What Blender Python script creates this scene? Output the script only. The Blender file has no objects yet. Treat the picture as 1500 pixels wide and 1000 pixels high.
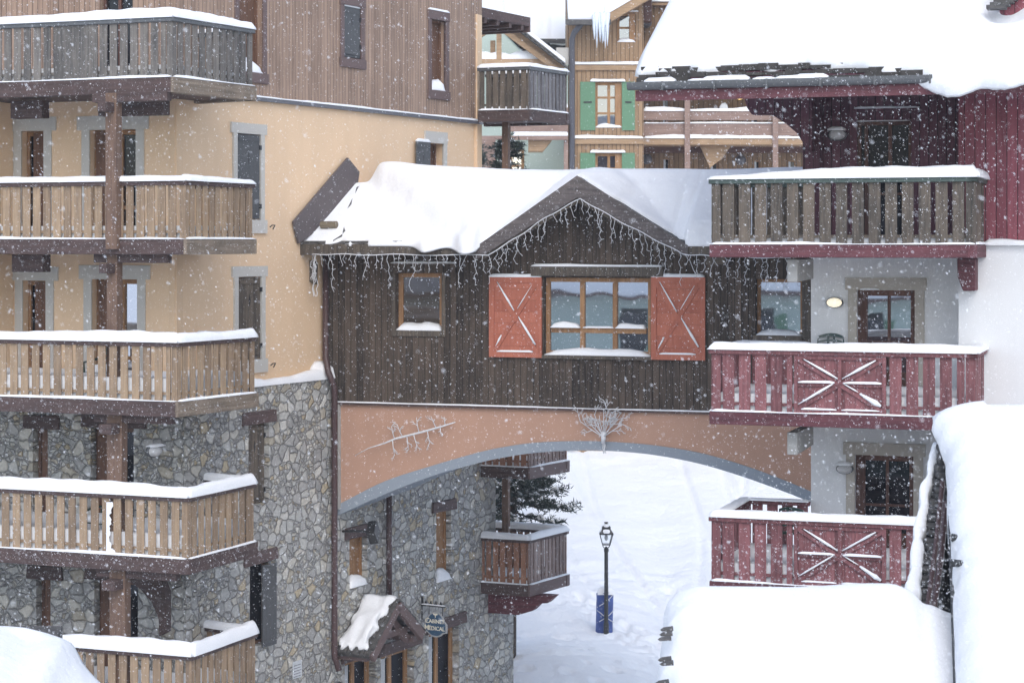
import bpy, bmesh, math, random
import numpy as np
from mathutils import Matrix, Vector
C = bpy.context.scene.collection
S = bpy.context.scene
rad = math.radians
# ------------------------------------------------------------------ camera, light, exposure
FPX, HOR, CX = 3000.0, 355.0, 750.0          # focal length in photo pixels, horizon row, centre column
cam = bpy.data.cameras.new('camera'); co = bpy.data.objects.new('camera', cam); C.objects.link(co)
co.location = (0, 0, 0); co.rotation_euler = (rad(90), 0, 0)
cam.sensor_width = 36; cam.lens = 72; cam.shift_y = -145/1500
cam.clip_start = .1; cam.clip_end = 1500
cam.dof.use_dof = True; cam.dof.focus_distance = 38; cam.dof.aperture_fstop = 3.6
S.camera = co
W = bpy.data.worlds.new('World'); S.world = W; W.use_nodes = True
nt = W.node_tree; bg = nt.nodes['Background']
sky = nt.nodes.new('ShaderNodeTexSky'); sky.sky_type = 'NISHITA'; sky.sun_disc = False
sky.sun_elevation = rad(45); sky.sun_rotation = rad(173); sky.dust_density = 1.5; sky.air_density = 1.0; sky.ozone_density = 1.0
hsv = nt.nodes.new('ShaderNodeHueSaturation'); hsv.inputs['Saturation'].default_value = .75
nt.links.new(sky.outputs[0], hsv.inputs['Color']); nt.links.new(hsv.outputs[0], bg.inputs[0])
bg.inputs[1].default_value = .15
sl = bpy.data.lights.new('sun', 'SUN'); sl.energy = .55; sl.angle = rad(50); sl.color = (1, .985, .97)
so = bpy.data.objects.new('sun', sl); C.objects.link(so)
az = rad(173); el = rad(45)
sd = Vector((math.sin(az)*math.cos(el), math.cos(az)*math.cos(el), math.sin(el)))
so.rotation_euler = sd.to_track_quat('Z', 'Y').to_euler(); so.location = sd*60
vs = S.view_settings; vs.view_transform = 'Standard'; vs.look = 'None'; vs.exposure = 0.93; vs.gamma = 1; vs.use_curve_mapping = False
S.render.film_transparent = False
try:
    S.cycles.max_bounces = 6; S.cycles.diffuse_bounces = 4; S.cycles.volume_bounces = 1; S.cycles.use_denoising = True
    S.cycles.volume_step_rate = 4
except Exception: pass
# ------------------------------------------------------------------ helpers
NFL, HAZE = 72000, .0005
WM = {}                                       # world matrix of every object built
class Fr:
    """a vertical plane: origin (x,y), unit direction u to the right, v into the wall"""
    def __init__(self, o, u):
        l = math.hypot(*u); self.o = (o[0], o[1]); self.u = (u[0]/l, u[1]/l); self.v = (-self.u[1], self.u[0])
        self.M = Matrix(((self.u[0], self.v[0], 0, o[0]), (self.u[1], self.v[1], 0, o[1]), (0, 0, 1, 0), (0, 0, 0, 1)))
    def off(self, y): return Fr((self.o[0]+y*self.v[0], self.o[1]+y*self.v[1]), self.u)
    def pt(self, s, y=0): return (self.o[0]+s*self.u[0]+y*self.v[0], self.o[1]+s*self.u[1]+y*self.v[1])
    def s(self, px, y=0):
        k = (px-CX)/FPX; x0, y0 = self.o[0]+y*self.v[0], self.o[1]+y*self.v[1]
        return (k*y0-x0)/(self.u[0]-k*self.u[1])
    def z(self, px, py, y=0):
        s = self.s(px, y); return (HOR-py)/FPX*self.pt(s, y)[1]
    def p(self, px, py, y=0): return (self.s(px, y), self.z(px, py, y))
    def rect(self, x0, x1, y0, y1, y=0):
        c = (x0+x1)/2
        return (self.s(x0, y), self.s(x1, y), self.z(c, y1, y), self.z(c, y0, y))
    def poly(self, pts, y=0): return [self.p(a, b, y) for a, b in pts]
WORLD = Fr((0, 0), (1, 0))
def seg(a, b): return Fr(a, (b[0]-a[0], b[1]-a[1])), math.hypot(b[0]-a[0], b[1]-a[1])
def at(px, py, Y): return Vector(((px-CX)/FPX*Y, Y, (HOR-py)/FPX*Y))

class MB:
    def __init__(self): self.v = []; self.f = []
    def add(self, vs, fs):
        n = len(self.v); self.v += [tuple(p) for p in vs]; self.f += [tuple(i+n for i in f) for f in fs]; return self
    def box(self, x0, x1, y0, y1, z0, z1):
        return self.add([(x0,y0,z0),(x1,y0,z0),(x1,y1,z0),(x0,y1,z0),(x0,y0,z1),(x1,y0,z1),(x1,y1,z1),(x0,y1,z1)],
            [(0,3,2,1),(4,5,6,7),(0,1,5,4),(1,2,6,5),(2,3,7,6),(3,0,4,7)])
    def quad(self, a, b, c, d): return self.add([a,b,c,d], [(0,1,2,3)])
    def prism(self, poly, y0, y1):           # polygon in (s,z)
        n = len(poly)
        return self.add([(a,y0,b) for a,b in poly]+[(a,y1,b) for a,b in poly],
            [tuple(range(n)), tuple(range(2*n-1,n-1,-1))]+[(i,(i+1)%n,n+(i+1)%n,n+i) for i in range(n)])
    def plan(self, poly, z0, z1):            # polygon in (x,y)
        n = len(poly)
        return self.add([(a,b,z0) for a,b in poly]+[(a,b,z1) for a,b in poly],
            [tuple(range(n)), tuple(range(2*n-1,n-1,-1))]+[(i,(i+1)%n,n+(i+1)%n,n+i) for i in range(n)])
    def bar(self, a, b, w, h, up=(0,0,1)):   # beam between two points, w sideways, h along up
        a, b = Vector(a), Vector(b); d = (b-a).normalized(); u = Vector(up); r = d.cross(u)
        if r.length < 1e-5: r = d.cross(Vector((0,1,0)))
        r.normalize(); u = r.cross(d).normalized(); vs = []
        for p in (a, b):
            for i, j in ((-1,-1),(1,-1),(1,1),(-1,1)): vs.append(p+r*(w/2*i)+u*(h/2*j))
        return self.add(vs, [(0,1,2,3),(7,6,5,4),(0,4,5,1),(1,5,6,2),(2,6,7,3),(3,7,4,0)])
    def tube(self, pts, r, n=6):
        pts = [Vector(p) for p in pts]; rs = r if isinstance(r, (list, tuple)) else [r]*len(pts); vs = []; fs = []
        for i, p in enumerate(pts):
            d = (pts[min(i+1, len(pts)-1)]-pts[max(i-1, 0)])
            d = d.normalized() if d.length > 1e-9 else Vector((0,0,1))
            a = d.cross(Vector((0,1,0)) if abs(d.y) < .8 else Vector((1,0,0))).normalized(); b = d.cross(a)
            for k in range(n):
                t = 2*math.pi*k/n; vs.append(p+(a*math.cos(t)+b*math.sin(t))*rs[i])
        for i in range(len(pts)-1):
            for k in range(n): fs.append((i*n+k, i*n+(k+1)%n, (i+1)*n+(k+1)%n, (i+1)*n+k))
        fs += [tuple(range(n-1,-1,-1)), tuple(range((len(pts)-1)*n, len(pts)*n))]
        return self.add(vs, fs)
    def lathe(self, c, prof, n=16):
        vs = []; fs = []
        for r, z in prof:
            for k in range(n):
                t = 2*math.pi*k/n; vs.append((c[0]+r*math.cos(t), c[1]+r*math.sin(t), c[2]+z))
        for i in range(len(prof)-1):
            for k in range(n): fs.append((i*n+k, i*n+(k+1)%n, (i+1)*n+(k+1)%n, (i+1)*n+k))
        fs += [tuple(range(n-1,-1,-1)), tuple(range((len(prof)-1)*n, len(prof)*n))]
        return self.add(vs, fs)
    def grid(self, rows):                    # rows of points
        m = len(rows[0]); vs = [p for r in rows for p in r]
        return self.add(vs, [(i*m+j, i*m+j+1, (i+1)*m+j+1, (i+1)*m+j) for i in range(len(rows)-1) for j in range(m-1)])
    def solid(self, top, bot):               # closed sheet: top and bottom rows of equal shape
        n, m = len(top), len(top[0]); vs = [p for r in top for p in r]+[p for r in bot for p in r]; N = n*m; fs = []
        for i in range(n-1):
            for j in range(m-1):
                a = i*m+j; fs.append((a, a+1, a+m+1, a+m)); fs.append((N+a, N+a+m, N+a+m+1, N+a+1))
        for j in range(m-1):
            fs.append((j, N+j, N+j+1, j+1)); a = (n-1)*m+j; fs.append((a, a+1, N+a+1, N+a))
        for i in range(n-1):
            a = i*m; fs.append((a, a+m, N+a+m, N+a)); a = i*m+m-1; fs.append((a, N+a, N+a+m, a+m))
        return self.add(vs, fs)
    def wall(self, s0, s1, z0, z1, holes, depth=.22, y=0, back=.4):   # front sheet with reveals round rectangular openings
        hs = [(max(s0,a), min(s1,b), max(z0,c), min(z1,d)) for a,b,c,d in holes if b > s0 and a < s1 and d > z0 and c < z1]
        xs = sorted({s0, s1, *[h[0] for h in hs], *[h[1] for h in hs]}); zs = sorted({z0, z1, *[h[2] for h in hs], *[h[3] for h in hs]})
        for i in range(len(xs)-1):
            for j in range(len(zs)-1):
                mx, mz = (xs[i]+xs[i+1])/2, (zs[j]+zs[j+1])/2
                if any(h[0] < mx < h[1] and h[2] < mz < h[3] for h in hs): continue
                self.quad((xs[i],y,zs[j]), (xs[i+1],y,zs[j]), (xs[i+1],y,zs[j+1]), (xs[i],y,zs[j+1]))
        for a, b, c, d in hs:
            e = y+depth
            self.quad((a,y,c),(a,e,c),(a,e,d),(a,y,d)); self.quad((b,y,c),(b,y,d),(b,e,d),(b,e,c))
            self.quad((a,y,d),(a,e,d),(b,e,d),(b,y,d)); self.quad((a,y,c),(b,y,c),(b,e,c),(a,e,c))
        B = y+back                            # the body of the wall behind it
        if back:
            self.quad((s0,B,z0),(s0,B,z1),(s1,B,z1),(s1,B,z0))
            self.quad((s0,y,z0),(s0,y,z1),(s0,B,z1),(s0,B,z0)); self.quad((s1,y,z0),(s1,B,z0),(s1,B,z1),(s1,y,z1))
            self.quad((s0,y,z1),(s1,y,z1),(s1,B,z1),(s0,B,z1)); self.quad((s0,y,z0),(s0,B,z0),(s1,B,z0),(s1,y,z0))
        return self
    def build(self, name, mat, parent=None, fr=WORLD, smooth=False, bevel=0, norm=True, M=None):
        me = bpy.data.meshes.new(name); me.from_pydata([tuple(p) for p in self.v], [], self.f); me.update()
        if norm:
            b = bmesh.new(); b.from_mesh(me); bmesh.ops.recalc_face_normals(b, faces=b.faces); b.to_mesh(me); b.free()
        o = bpy.data.objects.new(name, me); C.objects.link(o); me.materials.append(mat)
        if smooth: me.polygons.foreach_set('use_smooth', [True]*len(me.polygons))
        if bevel:
            m = o.modifiers.new('bevel', 'BEVEL'); m.width = bevel; m.segments = 2; m.limit_method = 'ANGLE'; m.angle_limit = rad(45)
        M = M if M is not None else fr.M
        WM[o.name] = M.copy()
        if parent is not None:
            o.parent = parent; o.matrix_local = WM[parent.name].inverted() @ M
        else: o.matrix_local = M
        return o
def tag(o, label, cat=None, group=None, kind=None):
    o['label'] = label
    if cat: o['category'] = cat
    if group: o['group'] = group
    if kind: o['kind'] = kind
    return o
def thing(name, label, cat, loc, group=None, rz=0):
    o = bpy.data.objects.new(name, None); C.objects.link(o); o.empty_display_size = .3
    M = Matrix.Translation(loc) @ Matrix.Rotation(rz, 4, 'Z'); o.matrix_local = M; WM[o.name] = M
    return tag(o, label, cat, group)
def copy_tree(o, M, parent=None):
    c = o.copy(); C.objects.link(c); c.parent = parent; WM[c.name] = M
    c.matrix_local = M if parent is None else o.matrix_local
    for ch in o.children: copy_tree(ch, M @ ch.matrix_local, c)
    return c
def wav(rng, n=5, f0=.6):
    ps = [(f0*(1.7**i)*rng.uniform(.8,1.2), rng.uniform(0,6.28), .62**i) for i in range(n)]
    t = sum(p[2] for p in ps)
    return lambda x: sum(a*math.sin(f*x+p) for f, p, a in ps)/t
def wav2(rng, n=14, f0=.5, f1=4):
    ps = []
    for i in range(n):
        f = f0*(f1/f0)**(i/(n-1)); a = rng.uniform(0, 6.28); ps.append((f*math.cos(a), f*math.sin(a), rng.uniform(0,6.28), f0/f))
    t = sum(p[3] for p in ps)**.5*1.2
    return lambda x, y: sum(w*math.sin(a*x+b*y+p) for a, b, p, w in ps)/t
def sst(a, b, x):
    t = min(1, max(0, (x-a)/(b-a))); return t*t*(3-2*t)
# ------------------------------------------------------------------ materials
def new_mat(name):
    m = bpy.data.materials.new(name); m.use_nodes = True; n = m.node_tree.nodes; return m, m.node_tree, n['Principled BSDF']
def N(t, typ, **kw):
    n = t.nodes.new(typ)
    for k, v in kw.items():
        if k.startswith('i_'):
            key = k[2:]; n.inputs[int(key) if key.isdigit() else key].default_value = v
        else: setattr(n, k, v)
    return n
def L(t, a, b): t.links.new(a, b)
def math_(t, op, a, b=None, clamp=False):
    n = N(t, 'ShaderNodeMath', operation=op, use_clamp=clamp)
    for i, x in enumerate((a, b)):
        if x is None: continue
        if isinstance(x, (int, float)): n.inputs[i].default_value = x
        else: L(t, x, n.inputs[i])
    return n.outputs[0]
def mixc(t, f, a, b, mode='MIX'):
    n = N(t, 'ShaderNodeMix', data_type='RGBA', blend_type=mode)
    for sock, x in ((n.inputs[0], f), (n.inputs[6], a), (n.inputs[7], b)):
        if isinstance(x, (int, float)): sock.default_value = x
        elif isinstance(x, tuple): sock.default_value = (*x[:3], 1)
        else: L(t, x, sock)
    return n.outputs[2]
def ramp(t, f, stops, interp='LINEAR'):
    n = N(t, 'ShaderNodeValToRGB'); r = n.color_ramp; r.interpolation = interp
    while len(r.elements) < len(stops): r.elements.new(.5)
    for e, (p, c) in zip(r.elements, stops): e.position = p; e.color = (*c, 1)
    L(t, f, n.inputs[0]); return n.outputs[0]
def noise(t, vec, scale, detail=4, rough=.55, dim='3D'):
    n = N(t, 'ShaderNodeTexNoise', noise_dimensions=dim); n.inputs['Scale'].default_value = scale
    n.inputs['Detail'].default_value = detail; n.inputs['Roughness'].default_value = rough
    if vec is not None: L(t, vec, n.inputs['Vector'])
    return n.outputs['Fac']
def objco(t): return N(t, 'ShaderNodeTexCoord').outputs['Object']
def bump(t, p, h, strength, dist):
    b = N(t, 'ShaderNodeBump'); b.inputs['Strength'].default_value = strength; b.inputs['Distance'].default_value = dist
    L(t, h, b.inputs['Height']); L(t, b.outputs[0], p.inputs['Normal'])
def wood(name, dark, light, axis='z', rough=.75, frost=.0):
    """loose boards: each island its own tone, grain along axis"""
    m, t, p = new_mat(name); co = objco(t)
    isl = N(t, 'ShaderNodeNewGeometry').outputs['Random Per Island']
    sc = {'z': (26,26,1.6), 'x': (1.6,26,26), 'y': (26,1.6,26)}[axis]
    mp = N(t, 'ShaderNodeMapping'); mp.inputs['Scale'].default_value = sc; L(t, co, mp.inputs['Vector'])
    cb = N(t, 'ShaderNodeCombineXYZ'); k = math_(t, 'MULTIPLY', isl, 97.0)
    for i in range(3): L(t, k, cb.inputs[i])
    va = N(t, 'ShaderNodeVectorMath', operation='ADD'); L(t, mp.outputs[0], va.inputs[0]); L(t, cb.outputs[0], va.inputs[1])
    g = noise(t, va.outputs[0], 1.0, 6, .62); big = noise(t, co, 2.2, 4, .6)
    f = math_(t, 'ADD', math_(t, 'MULTIPLY', g, 1.7), math_(t, 'ADD', math_(t, 'MULTIPLY', isl, .5), math_(t, 'MULTIPLY', big, .8)))
    f = math_(t, 'SUBTRACT', f, 1.0)
    col = ramp(t, f, [(.0, dark), (1.0, light)])
    if frost:
        fr = ramp(t, noise(t, co, 16, 5, .7), [(.56, (0,0,0)), (.66, (1,1,1))])
        col = mixc(t, math_(t, 'MULTIPLY', fr, frost), col, (.75,.77,.8))
    L(t, col, p.inputs['Base Color']); p.inputs['Roughness'].default_value = rough
    bump(t, p, g, .35, .01); return m
def cladding(name, dark, light, w=.14, axis='x', rough=.8, groove=.035, frost=0., contrast=1.0, stain=.5):
    """boarded wall: boards repeat along axis, each with its own tone, sunk joints"""
    m, t, p = new_mat(name); co = objco(t); sx = N(t, 'ShaderNodeSeparateXYZ'); L(t, co, sx.inputs[0])
    x = math_(t, 'DIVIDE', sx.outputs['X' if axis == 'x' else 'Z'], w)
    fl = math_(t, 'FLOOR', x); fr = math_(t, 'FRACT', x)
    wn = N(t, 'ShaderNodeTexWhiteNoise', noise_dimensions='1D'); L(t, fl, wn.inputs['W']); r = wn.outputs['Value']
    mp = N(t, 'ShaderNodeMapping'); mp.inputs['Scale'].default_value = (22,22,1.1) if axis == 'x' else (1.1,22,22); L(t, co, mp.inputs['Vector'])
    cb = N(t, 'ShaderNodeCombineXYZ'); k = math_(t, 'MULTIPLY', r, 71.0); L(t, k, cb.inputs[2 if axis == 'x' else 0])
    va = N(t, 'ShaderNodeVectorMath', operation='ADD'); L(t, mp.outputs[0], va.inputs[0]); L(t, cb.outputs[0], va.inputs[1])
    g = noise(t, va.outputs[0], 1.0, 6, .65); big = noise(t, co, .9, 5, .65)
    f = math_(t, 'ADD', math_(t, 'MULTIPLY', g, 1.5), math_(t, 'ADD', math_(t, 'MULTIPLY', r, .55*contrast), math_(t, 'MULTIPLY', big, 1.6*stain)))
    f = math_(t, 'SUBTRACT', f, .25+.275*contrast+.8*stain)
    col = ramp(t, f, [(.0, dark), (1.0, light)])
    ed = math_(t, 'MINIMUM', fr, math_(t, 'SUBTRACT', 1.0, fr))
    gm = N(t, 'ShaderNodeMapRange'); gm.inputs[1].default_value = groove*.4; gm.inputs[2].default_value = groove*1.6; L(t, ed, gm.inputs[0])
    col = mixc(t, gm.outputs[0], tuple(c*.28 for c in dark), col)
    if frost:
        fz = ramp(t, noise(t, co, 18, 5, .72), [(.57, (0,0,0)), (.66, (1,1,1))])
        col = mixc(t, math_(t, 'MULTIPLY', fz, frost), col, (.7,.72,.75))
    L(t, col, p.inputs['Base Color']); p.inputs['Roughness'].default_value = rough
    h = math_(t, 'ADD', gm.outputs[0], math_(t, 'MULTIPLY', g, .3)); bump(t, p, h, .6, .015); return m
def plaster(name, col, var=.08, rough=.9, sc=1.0):
    m, t, p = new_mat(name); co = objco(t)
    a = noise(t, co, .55*sc, 6, .6); b = noise(t, co, 60, 3, .6)
    mp = N(t, 'ShaderNodeMapping'); mp.inputs['Scale'].default_value = (3,3,.35); L(t, co, mp.inputs['Vector'])
    st = noise(t, mp.outputs[0], 1, 5, .6)
    f = math_(t, 'ADD', math_(t, 'MULTIPLY', a, .5), math_(t, 'ADD', math_(t, 'MULTIPLY', b, .22), math_(t, 'MULTIPLY', st, .28)))
    c = ramp(t, f, [(.3, tuple(x*(1-var*1.6) for x in col)), (.7, tuple(min(1, x*(1+var)) for x in col))])
    L(t, c, p.inputs['Base Color']); p.inputs['Roughness'].default_value = rough; bump(t, p, b, .25, .006); return m
def rubble(name, sc=4.2, tint=1.3):
    m, t, p = new_mat(name); co = objco(t)
    d = N(t, 'ShaderNodeTexNoise'); d.inputs['Scale'].default_value = 6.5; d.inputs['Detail'].default_value = 3; L(t, co, d.inputs['Vector'])
    dv = N(t, 'ShaderNodeVectorMath', operation='SCALE'); L(t, d.outputs['Color'], dv.inputs[0]); dv.inputs['Scale'].default_value = .12
    ad = N(t, 'ShaderNodeVectorMath', operation='ADD'); L(t, co, ad.inputs[0]); L(t, dv.outputs[0], ad.inputs[1])
    sx = N(t, 'ShaderNodeSeparateXYZ'); L(t, ad.outputs[0], sx.inputs[0]); cb = N(t, 'ShaderNodeCombineXYZ')
    L(t, sx.outputs['X'], cb.inputs[0]); L(t, math_(t, 'MULTIPLY', sx.outputs['Z'], 1.22), cb.inputs[1])
    def vor(scale, feat):
        v = N(t, 'ShaderNodeTexVoronoi', voronoi_dimensions='2D', feature=feat); v.inputs['Scale'].default_value = scale
        v.inputs['Randomness'].default_value = .93; L(t, cb.outputs[0], v.inputs['Vector']); return v
    e1 = vor(sc, 'DISTANCE_TO_EDGE').outputs['Distance']; c1 = vor(sc, 'F1').outputs['Color']
    e2 = vor(sc*2.3, 'DISTANCE_TO_EDGE').outputs['Distance']; c2 = vor(sc*2.3, 'F1').outputs['Color']
    s1 = N(t, 'ShaderNodeSeparateColor'); L(t, c1, s1.inputs[0]); s2 = N(t, 'ShaderNodeSeparateColor'); L(t, c2, s2.inputs[0])
    sub = math_(t, 'LESS_THAN', s1.outputs[0], .45)
    r = N(t, 'ShaderNodeMix'); L(t, sub, r.inputs[0]); L(t, s1.outputs[1], r.inputs[2]); L(t, s2.outputs[1], r.inputs[3]); r = r.outputs[0]
    e2s = math_(t, 'DIVIDE', e2, 2.3); em = N(t, 'ShaderNodeMix'); L(t, sub, em.inputs[0]); L(t, e1, em.inputs[2]); L(t, math_(t, 'MINIMUM', e1, math_(t,'MULTIPLY',e2s,2.0)), em.inputs[3]); e = em.outputs[0]
    k = tint
    st = [(.0,(.265,.275,.285)),(.16,(.315,.325,.335)),(.34,(.35,.365,.375)),(.5,(.33,.315,.275)),(.58,(.38,.395,.40)),(.74,(.42,.42,.40)),(.87,(.36,.32,.245)),(.92,(.45,.46,.46))]
    col = ramp(t, r, [(a, (c[0]*k*1.05, c[1]*k*1.01, c[2]*k*.95)) for a, c in st], 'CONSTANT')
    g = noise(t, co, 14, 6, .65); g2 = noise(t, co, 3, 4, .6)
    col = mixc(t, .75, col, ramp(t, g, [(.25,(.55,.55,.56)),(.75,(1.22,1.21,1.18))]), 'MULTIPLY')
    col = mixc(t, .5, col, ramp(t, g2, [(.3,(.6,.61,.63)),(.7,(1.15,1.13,1.1))]), 'MULTIPLY')
    mk = N(t, 'ShaderNodeMapRange'); mk.inputs[1].default_value = .008; mk.inputs[2].default_value = .028; L(t, e, mk.inputs[0])
    col = mixc(t, mk.outputs[0], (.20*k,.195*k,.187*k), col)
    L(t, col, p.inputs['Base Color']); p.inputs['Roughness'].default_value = .85
    hr = N(t, 'ShaderNodeMapRange'); hr.inputs[1].default_value = .0; hr.inputs[2].default_value = .12; L(t, e, hr.inputs[0])
    h = math_(t, 'ADD', hr.outputs[0], math_(t, 'ADD', math_(t, 'MULTIPLY', g, .35), math_(t, 'MULTIPLY', r, .4))); bump(t, p, h, .9, .05); return m
def plain(name, col, rough=.6, metal=0, bumpy=0, var=.12, bs=20):
    m, t, p = new_mat(name); co = objco(t); a = noise(t, co, bs, 4, .6)
    c = ramp(t, a, [(.3, tuple(x*(1-var) for x in col)), (.7, tuple(min(1,x*(1+var)) for x in col))])
    L(t, c, p.inputs['Base Color']); p.inputs['Roughness'].default_value = rough; p.inputs['Metallic'].default_value = metal
    if bumpy: bump(t, p, a, bumpy, .01)
    return m
def glass(name, inner, mix=.25, rough=.02, bscale=1.2):
    """double glazing before a dim room: mirror share mix over a dark, unevenly lit inside"""
    m, t, p = new_mat(name); co = objco(t); p.inputs['Roughness'].default_value = .5
    c = ramp(t, noise(t, co, bscale, 3, .5), [(.35, tuple(x*.55 for x in inner)), (.65, inner)])
    L(t, c, p.inputs['Base Color']); p.inputs['Specular IOR Level'].default_value = .0
    g = N(t, 'ShaderNodeBsdfGlossy'); g.inputs['Roughness'].default_value = rough; g.inputs['Color'].default_value = (.9,.94,1,1)
    b = N(t, 'ShaderNodeBump'); b.inputs['Strength'].default_value = .08; b.inputs['Distance'].default_value = .02
    L(t, noise(t, co, 1.6, 1, .4), b.inputs['Height']); L(t, b.outputs[0], g.inputs['Normal'])
    x = N(t, 'ShaderNodeMixShader'); x.inputs[0].default_value = mix; L(t, p.outputs[0], x.inputs[1]); L(t, g.outputs[0], x.inputs[2])
    L(t, x.outputs[0], t.nodes['Material Output'].inputs['Surface']); return m
def snowmat(name, col=(.82,.833,.852), b1=.3, sc=3.0):
    m, t, p = new_mat(name); co = objco(t)
    a = noise(t, co, sc, 5, .55); f = noise(t, co, 45, 3, .6)
    L(t, ramp(t, f, [(.3, tuple(x*.97 for x in col)), (.7, tuple(min(1,x*1.02) for x in col))]), p.inputs['Base Color'])
    p.inputs['Roughness'].default_value = .75; p.inputs['Specular IOR Level'].default_value = .25
    bump(t, p, math_(t, 'ADD', math_(t, 'MULTIPLY', a, 1.0), math_(t, 'MULTIPLY', f, .12)), b1, .12); return m
M_snow = snowmat('snow'); M_ground = snowmat('ground_snow', b1=.55, sc=3.2)
M_plast = plaster('peach_plaster', (.72,.52,.34), .07)
M_white = plaster('white_plaster', (.73,.735,.74), .05)
M_terra = plaster('terracotta_plaster', (.43,.26,.185), .09)
M_band = plaster('grey_blue_band', (.25,.285,.325), .05)
M_lime = plaster('limewash_surround', (.50,.48,.44), .06)
M_beige = plaster('beige_surround', (.43,.395,.345), .05)
M_concrete = plaster('concrete', (.42,.41,.39), .15, sc=4)
M_brown = cladding('brown_cladding', (.17,.11,.078), (.44,.305,.222), .115, rough=.7, groove=.04, contrast=.7)
M_dark = cladding('weathered_dark_cladding', (.015,.011,.009), (.115,.084,.062), .135, rough=.85, frost=.04, contrast=.75, stain=.8)
M_stone = rubble('rubble_stone')
M_slatgrey = wood('grey_weathered_board', (.055,.052,.05), (.20,.178,.155), 'z', frost=.10)
M_slattan = wood('tan_board', (.15,.102,.066), (.37,.262,.165), 'z', frost=.06)
M_slatold = wood('dark_weathered_board', (.030,.026,.022), (.15,.118,.088), 'z', frost=.06)
M_slatred = wood('wine_red_board', (.08,.026,.03), (.26,.10,.105), 'z', frost=.05)
M_slatmauve = wood('pale_mauve_board', (.13,.09,.08), (.30,.225,.20), 'z', frost=.08)  # side boards of the lower far-end balconies, paler than their fronts
M_slatash = wood('ash_grey_board', (.085,.08,.085), (.20,.19,.195), 'z', frost=.12)
M_slatrust = wood('rust_board', (.15,.066,.038), (.33,.165,.10), 'z', frost=.06)
M_beam = wood('dark_brown_beam', (.040,.024,.022), (.105,.065,.058), 'x', frost=.10)
M_beamred = wood('wine_beam', (.06,.016,.022), (.16,.05,.06), 'x', frost=.08)
M_beamtan = wood('pale_beam', (.11,.085,.062), (.30,.235,.175), 'x', frost=.12)
M_post = wood('brown_post', (.085,.05,.036), (.22,.135,.09), 'z', frost=.05)
M_purple = cladding('dark_wine_cladding', (.05,.014,.025), (.125,.038,.058), .15, rough=.7, frost=.02)
M_red = cladding('wine_red_cladding', (.135,.030,.042), (.29,.078,.10), .17, rough=.7, frost=.05)
M_frame = wood('window_timber', (.19,.095,.042), (.39,.22,.105), 'z')
M_frameD = wood('dark_window_timber', (.055,.024,.018), (.13,.06,.042), 'z')
M_door = wood('brown_joinery', (.07,.034,.02), (.17,.085,.05), 'z')
M_trim = plain('mauve_trim', (.125,.085,.08), .7, bumpy=.2)
M_lintel = wood('old_lintel', (.055,.036,.034), (.135,.09,.085), 'x', frost=.06)
M_shutG = plain('charcoal_shutter', (.075,.078,.082), .7, bumpy=.2)
M_shutR = wood('coral_shutter', (.30,.085,.05), (.44,.145,.09), 'z', frost=.04)
M_shutGreen = plain('green_shutter', (.095,.205,.115), .6)
M_slate = plain('slate', (.075,.072,.07), .8, bumpy=.6, var=.4, bs=9)
M_slatedk = plain('dark_slate', (.045,.041,.038), .85, bumpy=.8, var=.45, bs=8)
M_zinc = plain('zinc', (.115,.12,.125), .45, metal=.3)
M_pipe = plain('brown_pipe', (.07,.04,.04), .45)
M_grey = plain('grey_pipe', (.10,.10,.115), .45)
M_black = plain('black_metal', (.02,.021,.022), .45)
M_greenrail = plain('green_rail', (.05,.075,.065), .5)
M_glass = glass('window_glass', (.05,.05,.055), .26)
M_glassB = glass('bright_window_glass', (.10,.11,.125), .62)
M_glassX = glass('unlit_window_glass', (.02,.02,.025), .006)
M_glassW = glass('brown_reflection_glass', (.10,.082,.07), .10)  # brown reflection put into the pane's own colour
M_glassD = glass('dark_window_glass', (.016,.016,.02), .03)
M_curtain = plain('net_curtain', (.5,.52,.54), .9)
M_chair = plain('green_plastic', (.018,.045,.036), .35)
M_frostw = plain('frosted_cable', (.62,.63,.65), .8)
M_ice = plain('icicle_ice', (.62,.68,.75), .15)
# ------------------------------------------------------------------ snow shapes
def snow_strip(mb, s0, s1, y0, y1, z, h, rng, amp=.25, taper=.06, step=.07, f0=1.1, thin=0):
    """a soft ridge of snow lying along s on a flat top at z"""
    n = max(4, int((s1-s0)/step)); w = wav(rng, 6, f0); w2 = wav(rng, 5, 1.6); w3 = wav(rng, 5, 1.4); prof = (-1, -.93, -.75, -.45, 0, .45, .75, .93, 1)
    top = []; bot = []
    for i in range(n+1):
        s = s0+(s1-s0)*i/n; e = min(1, min(s-s0, s1-s)/taper+.25); hh = h*(1+amp*w(s)*1.6)*e**.5*(1-thin*(1-sst(0, .45, i/n)))
        ya = y0+.012*w2(s)-.012; yb = y1+.012*w3(s)+.012; r = []; b = []
        for k in prof:
            y = (ya+yb)/2+(yb-ya)/2*k
            r.append((s, y, z+.004+hh*(1-abs(k)**3.2)**.55*(1+.06*math.sin(9*s+4*k)))); b.append((s, y, z+.002))
        top.append(r); bot.append(b)
    return mb.solid(top, bot)
def mound(mb, s0, s1, y0, y1, z, h, rng):    # small heap on a sill
    n = 10; top = []; bot = []
    w = wav(rng, 4, 6)
    for i in range(n+1):
        t = i/n; s = s0+(s1-s0)*t; r = []; b = []
        for j in range(6):
            q = j/5; y = y0+(y1-y0)*q
            hh = h*max(.02, (1-abs(2*t-1)**4))**.5*(.55+.45*q)*(1-.9*max(0, .2-q)/.2)*(1+.25*w(s))
            r.append((s, y, z+.003+hh)); b.append((s, y, z+.001))
        top.append(r); bot.append(b)
    return mb.solid(top, bot)
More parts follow.
